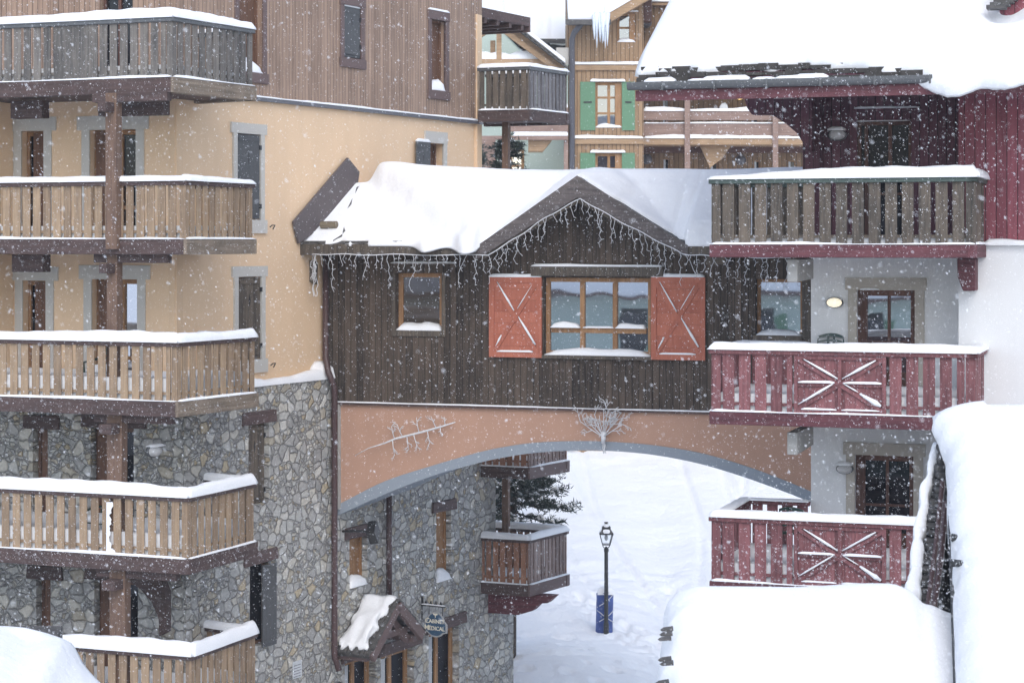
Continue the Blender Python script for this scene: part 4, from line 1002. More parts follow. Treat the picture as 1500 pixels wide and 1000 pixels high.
for j in range(nY+1):
    v = j/nY; r = []; b = []
    for i in range(nS+1):
        s = s0+.06+(s1-s0-.06)*i/nS; far = sst(2.9, 4.9, s-s0)
        yf = eR+.33+.17*w2(s*1.7)+.07*w3(s*2.7)-.48*far+.06*w3(s*2)-.12*math.exp(-((s-s0-5.1)/.4)**2)
        y = yf+(6.8-yf)*v**1.5; e = min(1, (y-yf)/.42); e = math.sqrt(max(0, 1-(1-e)**2)); el_ = min(1, (s-s0-.06)/.4); el_ = math.sqrt(max(0, 1-(1-el_)**2))
        t = (.56+.10*w1(s, y)+.05*w3(s*3)*(1-e))*e*(.25+.75*el_)*(1-.8*math.exp(-((s-R.s(1474,.8))/.42)**2-((y-.75)/.5)**2))
        droop = (1-e)*(.05+far*(.07+.09*w3(s*1.6)+.10*math.exp(-((s-s0-5.1)/.35)**2)))
        r.append((s+(.10*(1-el_)*(-1)), y-.04*(1-e), zrr(y)+.03+t-droop)); b.append((s, y+.04, zrr(y)-.0-droop))
    T.append(r); Bm.append(b)
sn = MB().solid(T, Bm).build('roof_snow', M_snow, None, R, smooth=True)
tag(sn, 'thick smooth snow on the roof of the wine red chalet, top right', kind='stuff')
# roof dormer foot breaking out of the snow at top right
yc = .95
MB().box(R.s(1464,yc), R.s(1500,yc)+1.2, yc, yc+1.5, zrr(yc)-.2, zrr(yc)+2).build('roof_dormer', M_red, HR, R)
MB().lathe((R.s(1478,yc-.2), yc-.2, zrr(yc)+.40), [(.06,0),(.14,.06),(.2,.18),(.2,.34)], 14).build('roof_vent', M_zinc, HR, R)
m = MB()
for k in range(7): m.box(R.s(1449,yc)+.05*k, R.s(1449,yc)+.05*k+.3, yc-.5+.06*k, yc-.2+.06*k, zrr(yc)+.28+.05*k, zrr(yc)+.34+.05*k)
m.build('dormer_slates', M_slate, HR, R)
# ------------------------------------------------------------------ chalets up the hill behind
G = Fr((0, 80), (1, 0)); G2 = Fr((0, 83.5), (1, 0)); G3 = Fr((0, 82), (1, 0)); G4 = Fr((0, 79.5), (1, 0))
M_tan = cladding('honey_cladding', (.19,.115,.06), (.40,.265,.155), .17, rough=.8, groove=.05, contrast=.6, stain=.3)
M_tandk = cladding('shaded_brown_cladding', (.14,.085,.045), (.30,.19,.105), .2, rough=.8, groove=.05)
M_honey = wood('honey_timber', (.20,.125,.065), (.42,.28,.165), 'x')
M_honeyz = wood('honey_window_timber', (.22,.115,.045), (.40,.22,.10), 'z')
M_rail = wood('faded_rail_board', (.16,.10,.08), (.31,.215,.175), 'x')
M_pale = plaster('pale_green_plaster', (.44,.52,.46), .04)
TC = thing('timber_chalet', 'honey timber chalet with green shutters, behind the bridge house', 'building', (3.8, 82, -8))
def bx(m, fr, x0, x1, y0, y1, a, b): s0, s1 = fr.s(x0, a), fr.s(x1, a); return m.box(s0, s1, a, b, fr.z((x0+x1)/2, y1, a), fr.z((x0+x1)/2, y0, a))
hT = []
def gwin(fr, par, x0, x1, y0, y1, holes, cols, bars, sh=None, inner=None):
    o, r = window(fr, par, x0, x1, y0, y1, cols, bars, depth=.15, fw=.10, mat=M_honeyz, pane=M_glass, sill=.16); holes.append(r)
    if inner: bx(MB(), fr, inner, x1-1, y0+1, y1-1, .02, .08).build('shutter', M_frame, o, fr)
    if sh:
        for a, b in sh:
            q = bx(MB(), fr, a, b, y0-1, y1+4, -.06, -.005).build('shutter', M_shutGreen, o, fr)
            m = MB()
            for yy in (.42,): bx(m, fr, a+5, b-5, y0+(y1-y0)*yy, y0+(y1-y0)*yy+2.2, -.09, -.061)
            m.build('shutter_iron', M_black, o, fr)
    snow_strip(MB(), r[0]-.2, r[1]+.1, -.14, 0, r[3]+.03, .09, random.Random(int(x0))).build('snow_cap', M_snow, o, fr, smooth=True)
    return o
gwin(G, TC, 872, 912, 121, 187, hT, 2, (.33,.68), ((850,872),(911,930)), 901)
gwin(G, TC, 872, 912, 225, 291, hT, 2, (.33,.68), ((850,872),(911,930)), 901)
gwin(G, TC, 904, 931, 19, 62, hT, 1, (.5,), None, 922)
MB().wall(G.s(831), G.s(942.5), -9, G.z(890, -60), hT, .25, 0, 3).build('timber_wall', M_tan, TC, G)
for yy in (95, 203):
    m = MB(); bx(m, G, 838, 942.5, yy, yy+8, -.1, -.001).build('belt_board', M_honey, TC, G)
    snow_strip(MB(), G.s(839), G.s(942), -.14, 0, G.z(890, yy), .10, random.Random(yy)).build('ledge_snow', M_snow, TC, G, smooth=True)
MB().tube([(G.s(838,-.25),-.25,-8),(G.s(838,-.25),-.25,G.z(838,58)),(G.s(841,-.4),-.4,G.z(841,50)),(G.s(852,-.8),-.8,G.z(852,38))], .11, 8).build('downpipe', M_grey, TC, G, smooth=True)
m = MB(); z0 = G.z(860, 30, -1.1); s0, s1 = G.s(832,-1.1), G.s(893,-1.1)
m.solid([[(s, y, z0+.62*(y+1.1)) for s in (s0, s1)] for y in (-1.1, 3)], [[(s, y, z0-.2+.62*(y+1.1)) for s in (s0, s1)] for y in (-1.1, 3)]); m.box(s0-.1, s1+.05, -1.25, -1.101, z0-.18, z0+.02); m.build('roof', M_slate, TC, G)
m = MB(); m.bar((G.s(884,-1), -1.0, G.z(884,31,-1)), (G.s(975,-1), -1.0, G.z(975,-22,-1)), .2, .34); m.bar((G.s(884,-1), -.5, G.z(884,31,-1)-.1), (G.s(975,-1), -.5, G.z(975,-22,-1)-.1), .8, .1); m.build('barge_board', M_honey, TC, G)
rr = random.Random(14); wg = wav2(rr, 10, .6, 4); T = []; Bm = []
for j in range(13):
    r = []; b = []
    for i in range(31):
        s = s0+(s1-s0)*i/30; y = -1.15+.25*wg(s, 3)+3.2*j/12; e = math.sqrt(min(1, j/3)); h = (.5+.1*wg(s*2, y))*e
        r.append((s, y, z0+.04+.62*(y+1.1)+h-.1*(1-e))); b.append((s, y, z0+.62*(y+1.1)-.02))
    T.append(r); Bm.append(b)
MB().solid(T, Bm).build('roof_cover_snow', M_snow, TC, G, smooth=True)
T = []; Bm = []
for i in range(25):                           # snow on the raking roof
    t = i/24; x = G.s(886+ (975-886)*t, -1); z = G.z(886+(975-886)*t, 29-52*t, -1)+.15
    T.append([(x, y, z+(.5*(1 if 0 < k < 3 else .1))*(1+.1*math.sin(7*t))) for k, y in enumerate((-1.15,-.9,0,3))]); Bm.append([(x, y, z) for y in (-1.15,-.9,0,3)])
MB().solid(T, Bm).build('roof_cover_snow', M_snow, TC, G, smooth=True)
q = MB()
for i in range(26):
    s = G.s(868+rr.random()*24, -1.2); ln = rr.choice((.25,.4,.5,.8,1.1))*rr.uniform(.7,1.1); zz = z0-.02+rr.uniform(-.05,.1); yy = -1.2+rr.uniform(-.15,.1)
    q.tube([(s,yy,zz+.25),(s,yy,zz-ln*.35),(s+.01,yy,zz-ln*.7),(s+.01,yy,zz-ln)], [.09,.06,.035,.006], 6)
q.build('icicles', M_ice, TC, G, smooth=True); 
# wing with the long gallery
GW = thing('gallery_wing', 'brown timber wing with long balustraded gallery under the wine red eaves', 'building', (9, 84, -8))
hg = []
for (a, b, c, d) in ((970,981,138,188),(971,981,232,270),(1040,1052,232,262),(1104,1114,235,270),(1154,1166,235,270),(1100,1112,140,188)):
    o, r = window(G2, GW, a, b, c, d, 1, (), depth=.12, fw=.06, mat=M_frame, pane=M_glassD); hg.append(r)
    m = MB(); bx(m, G2, a+1, a+4, c+2, d-2, .1, .12).build('curtain', M_curtain, o, G2)
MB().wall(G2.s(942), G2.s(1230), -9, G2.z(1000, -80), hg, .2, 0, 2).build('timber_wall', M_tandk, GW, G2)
m = MB()
GB = Fr((0, 81), (1, 0))
for (y0, y1) in ((163,176),(181,199)): bx(m, GB, 942, 1225, y0, y1, 0, .07)
m.build('gallery_boards', M_rail, GW, GB)
m = MB(); bx(m, GB, 942, 1225, 203, 212, -.1, 2.5).build('gallery_floor', M_honey, GW, GB)
q = MB(); rr = random.Random(3)
for (yy, h, a, b) in ((163,.14,0,.1),(181,.05,0,.07),(203,.12,-.1,.0)):
    snow_strip(MB(), GB.s(943), GB.s(1225), a-.04, b+.02, GB.z(1080, yy), h, rr, .35).build('ledge_snow', M_snow, GW, GB, smooth=True)
for (a, b) in ((1003,1011),(1132,1140),(1215,1223)):
    m = MB(); bx(m, GB, a, b, 110, 300, -.2, -.105); m.build('post', M_rail, GW, GB)
m = MB()
for x in (955, 975, 1030, 1060, 1090, 1115): bx(m, GB, x, x+3, 160, 204, .075, .15)
m.build('baluster', M_rail, GW, GB)
m = MB(); bx(m, GB, 942, 1225, 60, 100, -.5, 2.5).build('roof', M_tandk, GW, GB)
m = MB().prism(GB.poly([(1025,212),(1072,212),(1058,232),(1040,246)], .5), .5, .7); m.build('curved_brace', M_honey, GW, GB)
m = MB(); bx(m, G2, 942, 1225, 214, 224, -.9, -.7).build('joist', M_frameD, GW, G2)
o = MB().lathe((0,0,0), [(.02,0),(.14,.03),(.18,.12),(.14,.24),(.03,.3)], 14)
mmL, tL, pL = new_mat('lit_lamp_globe'); pL.inputs['Emission Color'].default_value = (1,.62,.18,1); pL.inputs['Emission Strength'].default_value = 1.4
p = at(1083.5, 146, 82.6); o.build('wall_lamp', mmL, GW, M=Matrix.Translation(p), smooth=True)
for (x, y) in ((947, 38), (948, 237), (1085, 238)):
    p = at(x, y, 83.2); MB().lathe((0,0,0), [(.05,-.1),(.2,0),(.22,.15),(.1,.3)], 10).build('wall_lamp', M_grey, GW, M=Matrix.Translation(p), smooth=True)
snow_strip(MB(), GB.s(1058), GB.s(1070), 1, 1.2, GB.z(1064, 160, 1), .2, rr).build('ledge_snow', M_snow, GW, GB)
# higher wooden corner above the gallery wing
m = MB(); bx(m, Fr((0,80.5),(1,0)), 942, 955, -40, 32, 0, .8).build('corner_bracket', M_frameD, GW, Fr((0,80.5),(1,0)), bevel=.05)
q = MB(); bx(q, G2, 943, 1000, 4, 8, -.3, 0).build('belt_board', M_honey, GW, G2); snow_strip(MB(), G2.s(943), G2.s(1000), -.35, 0, G2.z(960, 4), .1, rr).build('ledge_snow', M_snow, GW, G2, smooth=True)
# pale green house with the open timber truss
PG = thing('green_plaster_house', 'pale green plaster house with open timber gable truss left of the honey chalet', 'building', (-.5, 82, -8))
hp = []; o, r = window(G3, PG, 746, 768, 218, 268, 1, (.5,), depth=.12, fw=.12, mat=M_honeyz, pane=M_glassB); hp.append(r)
m = MB(); bx(m, G3, 741, 745.5, 212, 268, -.03, .05).build('surround', M_limeP if False else M_lime, o, G3)
MB().wall(G3.s(640), G3.s(833), -9, G3.z(760, 110), hp, .2, 0, 3).build('plaster_wall', M_pale, PG, G3)
pk = G3.p(731, 30); MB().prism([G3.p(640, 105), G3.p(833, 109), G3.p(833,102), pk], .01, .4).build('gable_wall', M_pale, PG, G3)
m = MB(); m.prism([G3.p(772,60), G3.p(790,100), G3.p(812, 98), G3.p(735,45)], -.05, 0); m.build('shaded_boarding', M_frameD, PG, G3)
P4 = lambda x, y, d=0: (G4.s(x, d), d, G4.z(x, y, d))
m = MB(); m.bar(P4(731,31), P4(826,101), .3, .30); m.bar(P4(731,31), P4(600,120), .3, .30); m.bar(P4(731,30,.1), P4(731,92,.1), .2, .24); m.bar(P4(640,92,.06), P4(800,92,.06), .24, .26)
m.bar(P4(734,42,-.35), P4(830,112,-.35), .1, .2); m.bar(P4(722,60,.5), P4(722,92,.5), .2, .2); m.bar(P4(795,100,.2), P4(812,112,.2), .2, .2); m.build('gable_truss', M_honey, PG, G4)
T = []; Bm = []
for i in range(25):
    t = i/24; x0, y0 = 733+95*t, 24+74*t; e = .25 if t < .55 else .22
    T.append([(G4.s(x0,-.3), -.4, G4.z(x0,y0)+.18), (G4.s(x0,-.3), -.2, G4.z(x0,y0)+.30), (G4.s(x0,0), .5, G4.z(x0,y0)+.28)]); Bm.append([(G4.s(x0,-.3), -.4, G4.z(x0,y0)+.1), (G4.s(x0,-.3), -.2, G4.z(x0,y0)+.1), (G4.s(x0,0), .5, G4.z(x0,y0)+.1)])
MB().solid(T, Bm).build('verge_snow', M_snow, PG, G4, smooth=True)
q = MB()
for i in range(14): 
    t = i/14; x0, y0 = 735+95*t, 26+74*t; q.bar(P4(x0, y0-1, -.5), P4(x0+9, y0+5.5, -.5), .5, .06)
q.build('verge_slates', M_slate, PG, G4)
# second roof behind with its hanging snow
G5 = Fr((0, 84), (1, 0)); T = []; Bm = []; w5 = wav2(random.Random(8), 10, .5, 3)
for j in range(11):
    r = []; b = []
    for i in range(33):
        x = 738+ (842-738)*i/32; low = 52+9*w5(i*.4, 0)+ (8 if i > 20 else -2+ i*.2); y = low+(2-low)*j/10; d = 4*j/10
        e = math.sqrt(min(1, j/2.5)); r.append((G5.s(x, d), d-.3*e, G5.z(x, y, d)+.35*e)); b.append((G5.s(x, d), d, G5.z(x, y, d)-.05))
    T.append(r); Bm.append(b)
MB().solid(T, Bm).build('roof_cover_snow', M_snow, PG, G5, smooth=True)
m = MB(); bx(m, G5, 772, 846, 57, 63, -.1, 3); bx(m, G5, 800, 838, 62, 76, .3, 3); m.build('roof', M_slate, PG, G5)
bx(MB(), G5, 700, 846, 70, 300, 1, 3).build('rear_wall', M_pale, PG, G5)
m = MB(); bx(m, G4, 815, 833, 70, 95, .4, 1).build('wall_corner', M_lime, PG, G4); bx(MB(), G4, 825, 832, 95, 160, .4, 1).build('wall_corner', M_pale, PG, G4)
m = MB(); bx(m, G4, 745, 832, 183, 193, 0, .2); bx(m, G4, 700, 832, 199, 205, 0, .2); bx(m, G4, 826, 832, 158, 250, .21, .4); bx(m, G4, 700, 726, 205, 260, .6, .8); m.build('gallery_beam', M_rail, PG, G4)
q = MB(); snow_strip(q, G4.s(752), G4.s(832), 0, .25, G4.z(790, 199), .28, rr, .3); snow_strip(q, G4.s(824), G4.s(832), .2, .5, G4.z(828, 157), .15, rr); snow_strip(q, G4.s(700), G4.s(795), .0, .3, G4.z(740, 88.5), .3, rr, .4); q.build('ledge_snow', M_snow, PG, G4, smooth=True)
m = MB().prism(G4.poly([(774,205),(809,205),(795,222),(774,222)], .3), .3, 1.4); m.build('sloping_soffit', M_honey, PG, G4)
# ------------------------------------------------------------------ conifers
M_bark = plain('bark', (.06,.045,.035), .9, bumpy=.8)
def needles_mat(name, a, b):
    m, t, p = new_mat(name); isl = N(t, 'ShaderNodeNewGeometry').outputs['Random Per Island']
    L(t, ramp(t, isl, [(0, a), (1, b)]), p.inputs['Base Color']); p.inputs['Roughness'].default_value = .8; return m
M_needle = needles_mat('needles', (.020,.034,.030), (.050,.070,.058))
def conifer(name, x, y, z0, h, rad_, seed, label, tmin=.12):
    rng = random.Random(seed); T = thing(name, label, 'tree', (x, y, z0))
    f = MB(); s = MB(); br = MB()
    MB().tube([(0,0,0),(0.05,0,h*.4),(0,.05,h*.75),(0,0,h)], [.16,.13,.07,.015], 8).build('trunk', M_bark, T, M=WM[T.name])
    zz = h*tmin
    while zz < h*.97:
        t = zz/h; ln0 = rad_*(1-t)**.75*rng.uniform(.75, 1.15)
        for k in range(rng.choice((5,6,7))):
            a = rng.uniform(0, 6.28); ln = ln0*rng.uniform(.7, 1.12); dz = -.10-.22*(1-t)+rng.uniform(-.1,.12); n = max(3, int(ln/.14)); pts = []
            for i in range(n+1):
                q = i/n; pts.append(Vector((math.cos(a)*ln*q, math.sin(a)*ln*q, zz+dz*ln*q+.22*ln*q*q+rng.uniform(-.015,.015))))
            br.tube(pts, [.03*(1-.85*i/n) for i in range(n+1)], 4)
            for i in range(1, n+1):
                q = i/n
                for _ in range(4 if q > .2 else 1):      # side sprays
                    d = Vector((math.cos(a+rng.choice((-1,1))*rng.uniform(.3,1.2)), math.sin(a+rng.choice((-1,1))*rng.uniform(.3,1.2)), rng.uniform(-.35,.3))).normalized()
                    b = pts[i]+Vector((rng.uniform(-.05,.05), rng.uniform(-.05,.05), rng.uniform(-.05,.03))); L_ = rng.uniform(.16,.34)*(1.1-.4*q)
                    for c in range(16):
                        o_ = b+d*L_*(c/9); e = (d*.55+Vector((rng.gauss(0,1), rng.gauss(0,1), rng.gauss(.2,.8))).normalized()*.8).normalized()*rng.uniform(.08,.16)
                        w = e.cross(Vector((rng.gauss(0,1), rng.gauss(0,1), rng.gauss(0,1)))).normalized()*.016
                        f.add([o_-w, o_+w, o_+e], [(0,1,2)])
                    if rng.random() < .28:      # snow lodged on the spray
                        r0 = rng.uniform(.03,.065); s.tube([b+Vector((0,0,.03)), b+d*L_*.35+Vector((0,0,.055)), b+d*L_*.75+Vector((0,0,.035))], [r0*.6, r0, r0*.25], 5)
        zz += rng.uniform(.18, .30)
    cr = f.build('crown', M_needle, T, M=WM[T.name], norm=False)
    br.build('limbs', M_bark, T, M=WM[T.name]); s.build('branch_snow', M_snow, T, M=WM[T.name], smooth=True)
    return T
conifer('conifer_tree', -.05, 53.2, -11.2, 14.2, 2.0, 5, 'snow dusted dark conifer behind the far end balconies of the stone wall', .30)
conifer('conifer_tree', -.35+1.2*0-1.0, 68, -10, 13.6, 2.6, 9, 'snow dusted conifer in front of the pale green house, over the bridge roof', .3)
# ------------------------------------------------------------------ street lamp and its padding
lx, ly = (888-CX)/FPX*58.3, 58.3; lz = ground_z(lx, ly)
sc_ = 58.3/FPX
LP = thing('street_lamp', 'black lantern street lamp standing in the snow under the arch', 'street lamp', (lx, ly, lz))
def zpx(py): return (HOR-py)*sc_-lz
ML = WM[LP.name]
MB().lathe((0,0,0), [(.075,-.2),(.075,.3),(.06,.35),(.055,zpx(808)),(.075,zpx(807)),(.075,zpx(804)),(.03,zpx(802)),(.03,zpx(800))], 12).build('pole', M_black, LP, M=ML)
m = MB(); zb0, zt0, zc0 = zpx(797), zpx(781), zpx(774); rb0, rt0 = .105, .185
def ring(r, z): return [Vector((r*math.cos(math.pi/4+k*math.pi/2)*1.41, r*math.sin(math.pi/4+k*math.pi/2)*1.41, z)) for k in range(4)]
a, b = ring(rb0, zb0), ring(rt0, zt0)
for k in range(4): m.tube([a[k], b[k]], .014, 5); m.tube([a[k], a[(k+1)%4]], .014, 5); m.tube([b[k], b[(k+1)%4]], .018, 5)
for sx in (-1, 1): m.tube([(sx*.03,0,zpx(803)), (sx*.09,0,zpx(800)), (sx*.10,0,zb0)], .014, 5)
m.build('lantern_frame', M_black, LP, M=ML)
mg, tg, pg = new_mat('lantern_glass'); pg.inputs['Base Color'].default_value = (.9,.93,.95,1); pg.inputs['Transmission Weight'].default_value = 1; pg.inputs['Roughness'].default_value = .25; pg.inputs['IOR'].default_value = 1.05
m = MB()
for k in range(4): m.quad(a[k], a[(k+1)%4], b[(k+1)%4], b[k])
m.build('lantern_glass', mg, LP, M=ML)
MB().lathe((0,0,0), [(.02,zt0-.02),(.05,zt0-.08),(.055,zt0-.14),(.03,zt0-.2)], 10).build('bulb', M_lampO, LP, M=ML, smooth=True)
def sqlathe(prof): 
    m = MB(); m.lathe((0,0,0), [(r*1.41, z) for r, z in prof], 4); m.v = [(x*math.cos(math.pi/4)-y*math.sin(math.pi/4), x*math.sin(math.pi/4)+y*math.cos(math.pi/4), z) for x, y, z in m.v]; return m
sqlathe([(.20,zt0),(.20,zt0+.025),(.12,zc0),(.12,zc0+.05),(.13,zc0+.055),(.05,zc0+.13),(.02,zc0+.15),(.06,zc0+.17),(.05,zc0+.19)]).build('lantern_roof', M_black, LP, M=ML)
MB().lathe((0,0,0), [(.215,zt0+.026),(.20,zt0+.07),(.155,zc0-.01),(.12,zc0+.0)], 14).build('lantern_snow', M_snow, LP, M=ML, smooth=True)
MB().lathe((0,0,0), [(.135,zc0+.056),(.12,zc0+.1),(.05,zc0+.14)], 12).build('lantern_snow', M_snow, LP, M=ML, smooth=True)
M_pad = plain('blue_pad_vinyl', (.035,.07,.24), .5, bumpy=.3, var=.25, bs=6)
PD = thing('crash_pad', 'blue padded mattress strapped behind the street lamp pole', 'crash pad', (lx, ly+.28, lz))
Mp = WM[PD.name]; T = []; Bk = []
hh = zpx(868)
for i in range(33):
    t = i/32; z = -.12+(hh+.1)*t; lob = .85+.15*abs(math.sin(t*math.pi*3.5)); r = []; b = []
    for k in range(11):
        u = -1+2*k/10; x = u*.245*(.9+.1*lob)-.03*(1-t)-.02; d = math.sqrt(max(0, 1-abs(u)**3))*.15*lob
        r.append((x, -d, z+.03*u)); b.append((x, d+.02, z+.03*u))
    T.append(r); Bk.append(b)
MB().solid(T, Bk).build('pad_cover', M_pad, PD, M=Mp, smooth=True)
m = MB()
for (za, zb_) in ((.55,.25),(.25,.55),(.62,.95)): m.tube([(-.25,-.06,hh*za),(-.1,-.2,hh*(za*.7+zb_*.3)),(.1,-.2,hh*(za*.3+zb_*.7)),(.23,-.06,hh*zb_)], .012, 5)
m.build('strap', M_frostw, PD, M=Mp)
snow_strip(MB(), -.24, .22, -.14, .15, hh-.08, .16, random.Random(4), .4).build('pad_snow', M_snow, PD, M=Mp, smooth=True)
# ------------------------------------------------------------------ hanging sign
fs = FS.pt(FS.s(616), -.02); SG = Fr(fs, (-FS.v[0], -FS.v[1])); zS = SG.z(637, 914)
SN = thing('hanging_sign', 'navy scalloped hanging sign lettered for a medical practice, beside the canopy', 'sign', (fs[0], fs[1], zS))
cx_ = SG.s(638.5); hw, hhgt = .285, .30
def signpoly(k):
    pts = []; w, h = hw*k+ (k-1)*.0, hhgt*k
    for i in range(17): a_ = math.pi*(1-i/16); pts.append((cx_+w*.74*math.cos(a_), zS+h*.28+h*.66*math.sin(a_)))
    pts += [(cx_+w*.86, zS+h*.2), (cx_+w, zS+h*.02), (cx_+w, zS-h*.58), (cx_+w*.72, zS-h*.6)]
    for i in range(1, 9): a_ = -math.pi*i/9; pts.append((cx_+w*.6*math.cos(a_), zS-h*.62+h*.3*math.sin(a_)))
    pts += [(cx_-w*.72, zS-h*.6), (cx_-w, zS-h*.58), (cx_-w, zS+h*.02), (cx_-w*.86, zS+h*.2)]
    return pts
M_navy = plain('navy_paint', (.035,.085,.15), .5); M_pewter = plain('pewter_edge', (.36,.36,.36), .55); M_gold = plain('pale_gold_letters', (.75,.70,.56), .5)
MB().prism(signpoly(1.0), -.02, .02).build('sign_border', M_pewter, SN, SG, bevel=.006)
MB().prism(signpoly(.88), -.024, -.0201).build('sign_face', M_navy, SN, SG)
def lettering(txt, size, z, name, par, fr, s, y, sx=1.0):
    c = bpy.data.curves.new(name, 'FONT'); c.body = txt; c.size = size; c.align_x = 'CENTER'; c.extrude = .003; c.offset = size*.018
    t = bpy.data.objects.new(name, c); C.objects.link(t); bpy.context.view_layer.update()
    me = bpy.data.meshes.new_from_object(t.evaluated_get(bpy.context.evaluated_depsgraph_get())); bpy.data.objects.remove(t)
    v = [(s+p.co.x*sx, y-p.co.z, z+p.co.y) for p in me.vertices]; f = [tuple(p.vertices) for p in me.polygons]; bpy.data.meshes.remove(me)
    m = MB(); m.add(v, f); return m.build(name, M_gold, par, fr)
def smallcaps(txt, z, big, small):
    return lettering(txt[0], big, z, 'sign_lettering', SN, SG, cx_-(.2 if txt[0] == 'C' else .215), -.027), lettering(txt[1:].upper(), small, z+.004, 'sign_lettering', SN, SG, cx_+.035, -.027, .98)
smallcaps('Cabinet', zS+.03, .155, .118); smallcaps('Médical', zS-.125, .16, .122)
m = MB(); m.prism([(cx_-.06,zS+.245),(cx_+.06,zS+.245),(cx_+.055,zS+.215),(cx_+.014,zS+.205),(cx_+.004,zS+.15),(cx_-.004,zS+.15),(cx_-.014,zS+.205),(cx_-.055,zS+.215)], -.028, -.0245); m.build('sign_emblem', M_gold, SN, SG)
zB = zS+hhgt*1.28; m = MB()
m.box(-.0, cx_+.24, -.012, .012, zB, zB+.03); m.tube([(.02,0,zB+.28),(.02,0,zB-.3)], .014, 6); m.tube([(cx_-.17,0,zB),(cx_-.17,0,zS+.2)], .008, 5); m.tube([(cx_+.17,0,zB),(cx_+.17,0,zS+.2)], .008, 5)
m.build('sign_bracket', M_black, SN, SG)
m = MB()
for k in range(4):
    x = .11+k*.125; m.prism([(x-.065,zB+.031),(x+.065,zB+.031),(x+.03,zB+.07),(x+.012,zB+.13),(x-.02,zB+.07)], -.008, .008)
m.prism([(.005,zB+.031),(.06,zB+.031),(.04,zB+.2),(.012,zB+.3),(.0,zB+.2)], -.009, .009); m.build('bracket_cutout', M_black, SN, SG)
snow_strip(MB(), .02, cx_+.23, -.02, .02, zB+.03, .02, rr).build('snow_cap', M_snow, SN, SG)
# ------------------------------------------------------------------ plastic chairs and table on balconies
def chair(x, y, z, rz, label, snow=False, group='green plastic balcony chairs'):
    c = thing('plastic_chair', label, 'chair', (x, y, z), group, rz); M = WM[c.name]
    # facing -y; back at +y
    m = MB()
    for sx in (-1, 1):
        for (yy, ty) in ((-.22,-.2),(.22,.2)): MB().bar((sx*.25, yy, 0), (sx*.22, ty, .43), .04, .04, (0,1,0)).build('leg', M_chair, c, M=M)
        MB().tube([(sx*.26,-.2,.42),(sx*.275,-.2,.62),(sx*.275,.05,.66),(sx*.25,.24,.68)], .022, 6).build('armrest', M_chair, c, M=M)
    MB().box(-.24,.24,-.24,.22,.42,.45).build('seat', M_chair, c, M=M, bevel=.012)
    W_ = .25
    pts = [(W_*math.sin(t)*1.0, .25+.06*t*t, 0) for t in ()]
    def bp(u, v): return (u*W_*(1-.12*v*v), .24+.10*v-.05*(u*u), .45+.46*v-.05*u*u*v)
    for v0, v1 in ((0,.06),(.26,.34),(.5,.58),(.70,.77),(.88,1.0)):
        m.solid([[bp(-1+2*i/10, v) for i in range(11)] for v in (v0, v1)], [[(p[0], p[1]+.022, p[2]) for p in [bp(-1+2*i/10, v) for i in range(11)]] for v in (v0, v1)])
    for u in (-1, -.22, .22, .98):
        w = .07; a = [[bp(max(-1,u-w), k/8), bp(min(1,u+w), k/8)] for k in range(9)]; m.solid([[(p[0],p[1]-.004,p[2]) for p in r] for r in a], [[(p[0],p[1]+.026,p[2]) for p in r] for r in a])
    m.build('backrest', M_chair, c, M=M)
    if snow: q = MB(); snow_strip(q, -.23, .23, -.2, .2, .45, .14, random.Random(2)); snow_strip(q, -.2, .2, .33, .37, .91, .05, random.Random(3)); q.build('seat_snow', M_snow, c, M=M, smooth=True)
    return c
p = RR.pt(RR.s(1213, -.4), -.4); chair(p[0], p[1], -2.74+.27, rad(-18), 'dark green plastic chair on the middle red balcony beside the lit wall lamp')
p = RR.pt(RR.s(1168, -.6), -.6); chair(p[0], p[1]-.1, -5.5+.14, rad(150), 'dark green plastic chair just peeping over the lowest red balcony rail')
p = FL.pt(FL.s(150, -.8), -.8); chair(p[0], p[1], -2.8, rad(-35), 'snowy plastic chair beside post on the third balcony of the apartment building', True)
p = FL.pt(FL.s(148, -.9), -.9); chair(p[0], p[1], -5.5, rad(-35), 'snowy plastic chair beside post on the fourth balcony of the apartment building', True)
# ------------------------------------------------------------------ foreground roofs
def heightsnow(name, label, fx, nx, ny, mat=M_snow):   # fx(u,v) -> (x,y,z)
    T = [[fx(i/nx, j/ny) for i in range(nx+1)] for j in range(ny+1)]
    return T
# right: steep slate roof under thick snow
FR = thing('slate_roof_house', 'dark slate roofed house with stepped verge in the right foreground', 'building', (6.5, 26, -11.2))
V0, V1 = Vector((4.80, 21.8, -5.55)), Vector((5.75, 27.2, -2.55))   # verge line bottom to top
vd = V1-V0
def rplane(a, t): return Vector((V0.x+vd.x*t+a, V0.y+vd.y*t-a*.15, V0.z+vd.z*t))
MB().solid([[tuple(rplane(a, t)) for a in (0, 5)] for t in (0, 1)], [[tuple(rplane(a, t)-Vector((0,0,.2))) for a in (0, 5)] for t in (0, 1)]).build('roof', M_slate, FR)
MB().plan([(V0.x+.15, V0.y+.3), (V0.x+5, V0.y-.4), (V1.x+5, V1.y-.9), (V1.x+.15, V1.y-.1)], -11.5, -5.8).build('wall', M_stone, FR)
wq = wav2(random.Random(41), 16, .4, 4); wv = wav(random.Random(43), 8, 2.0); T = []; Bm = []
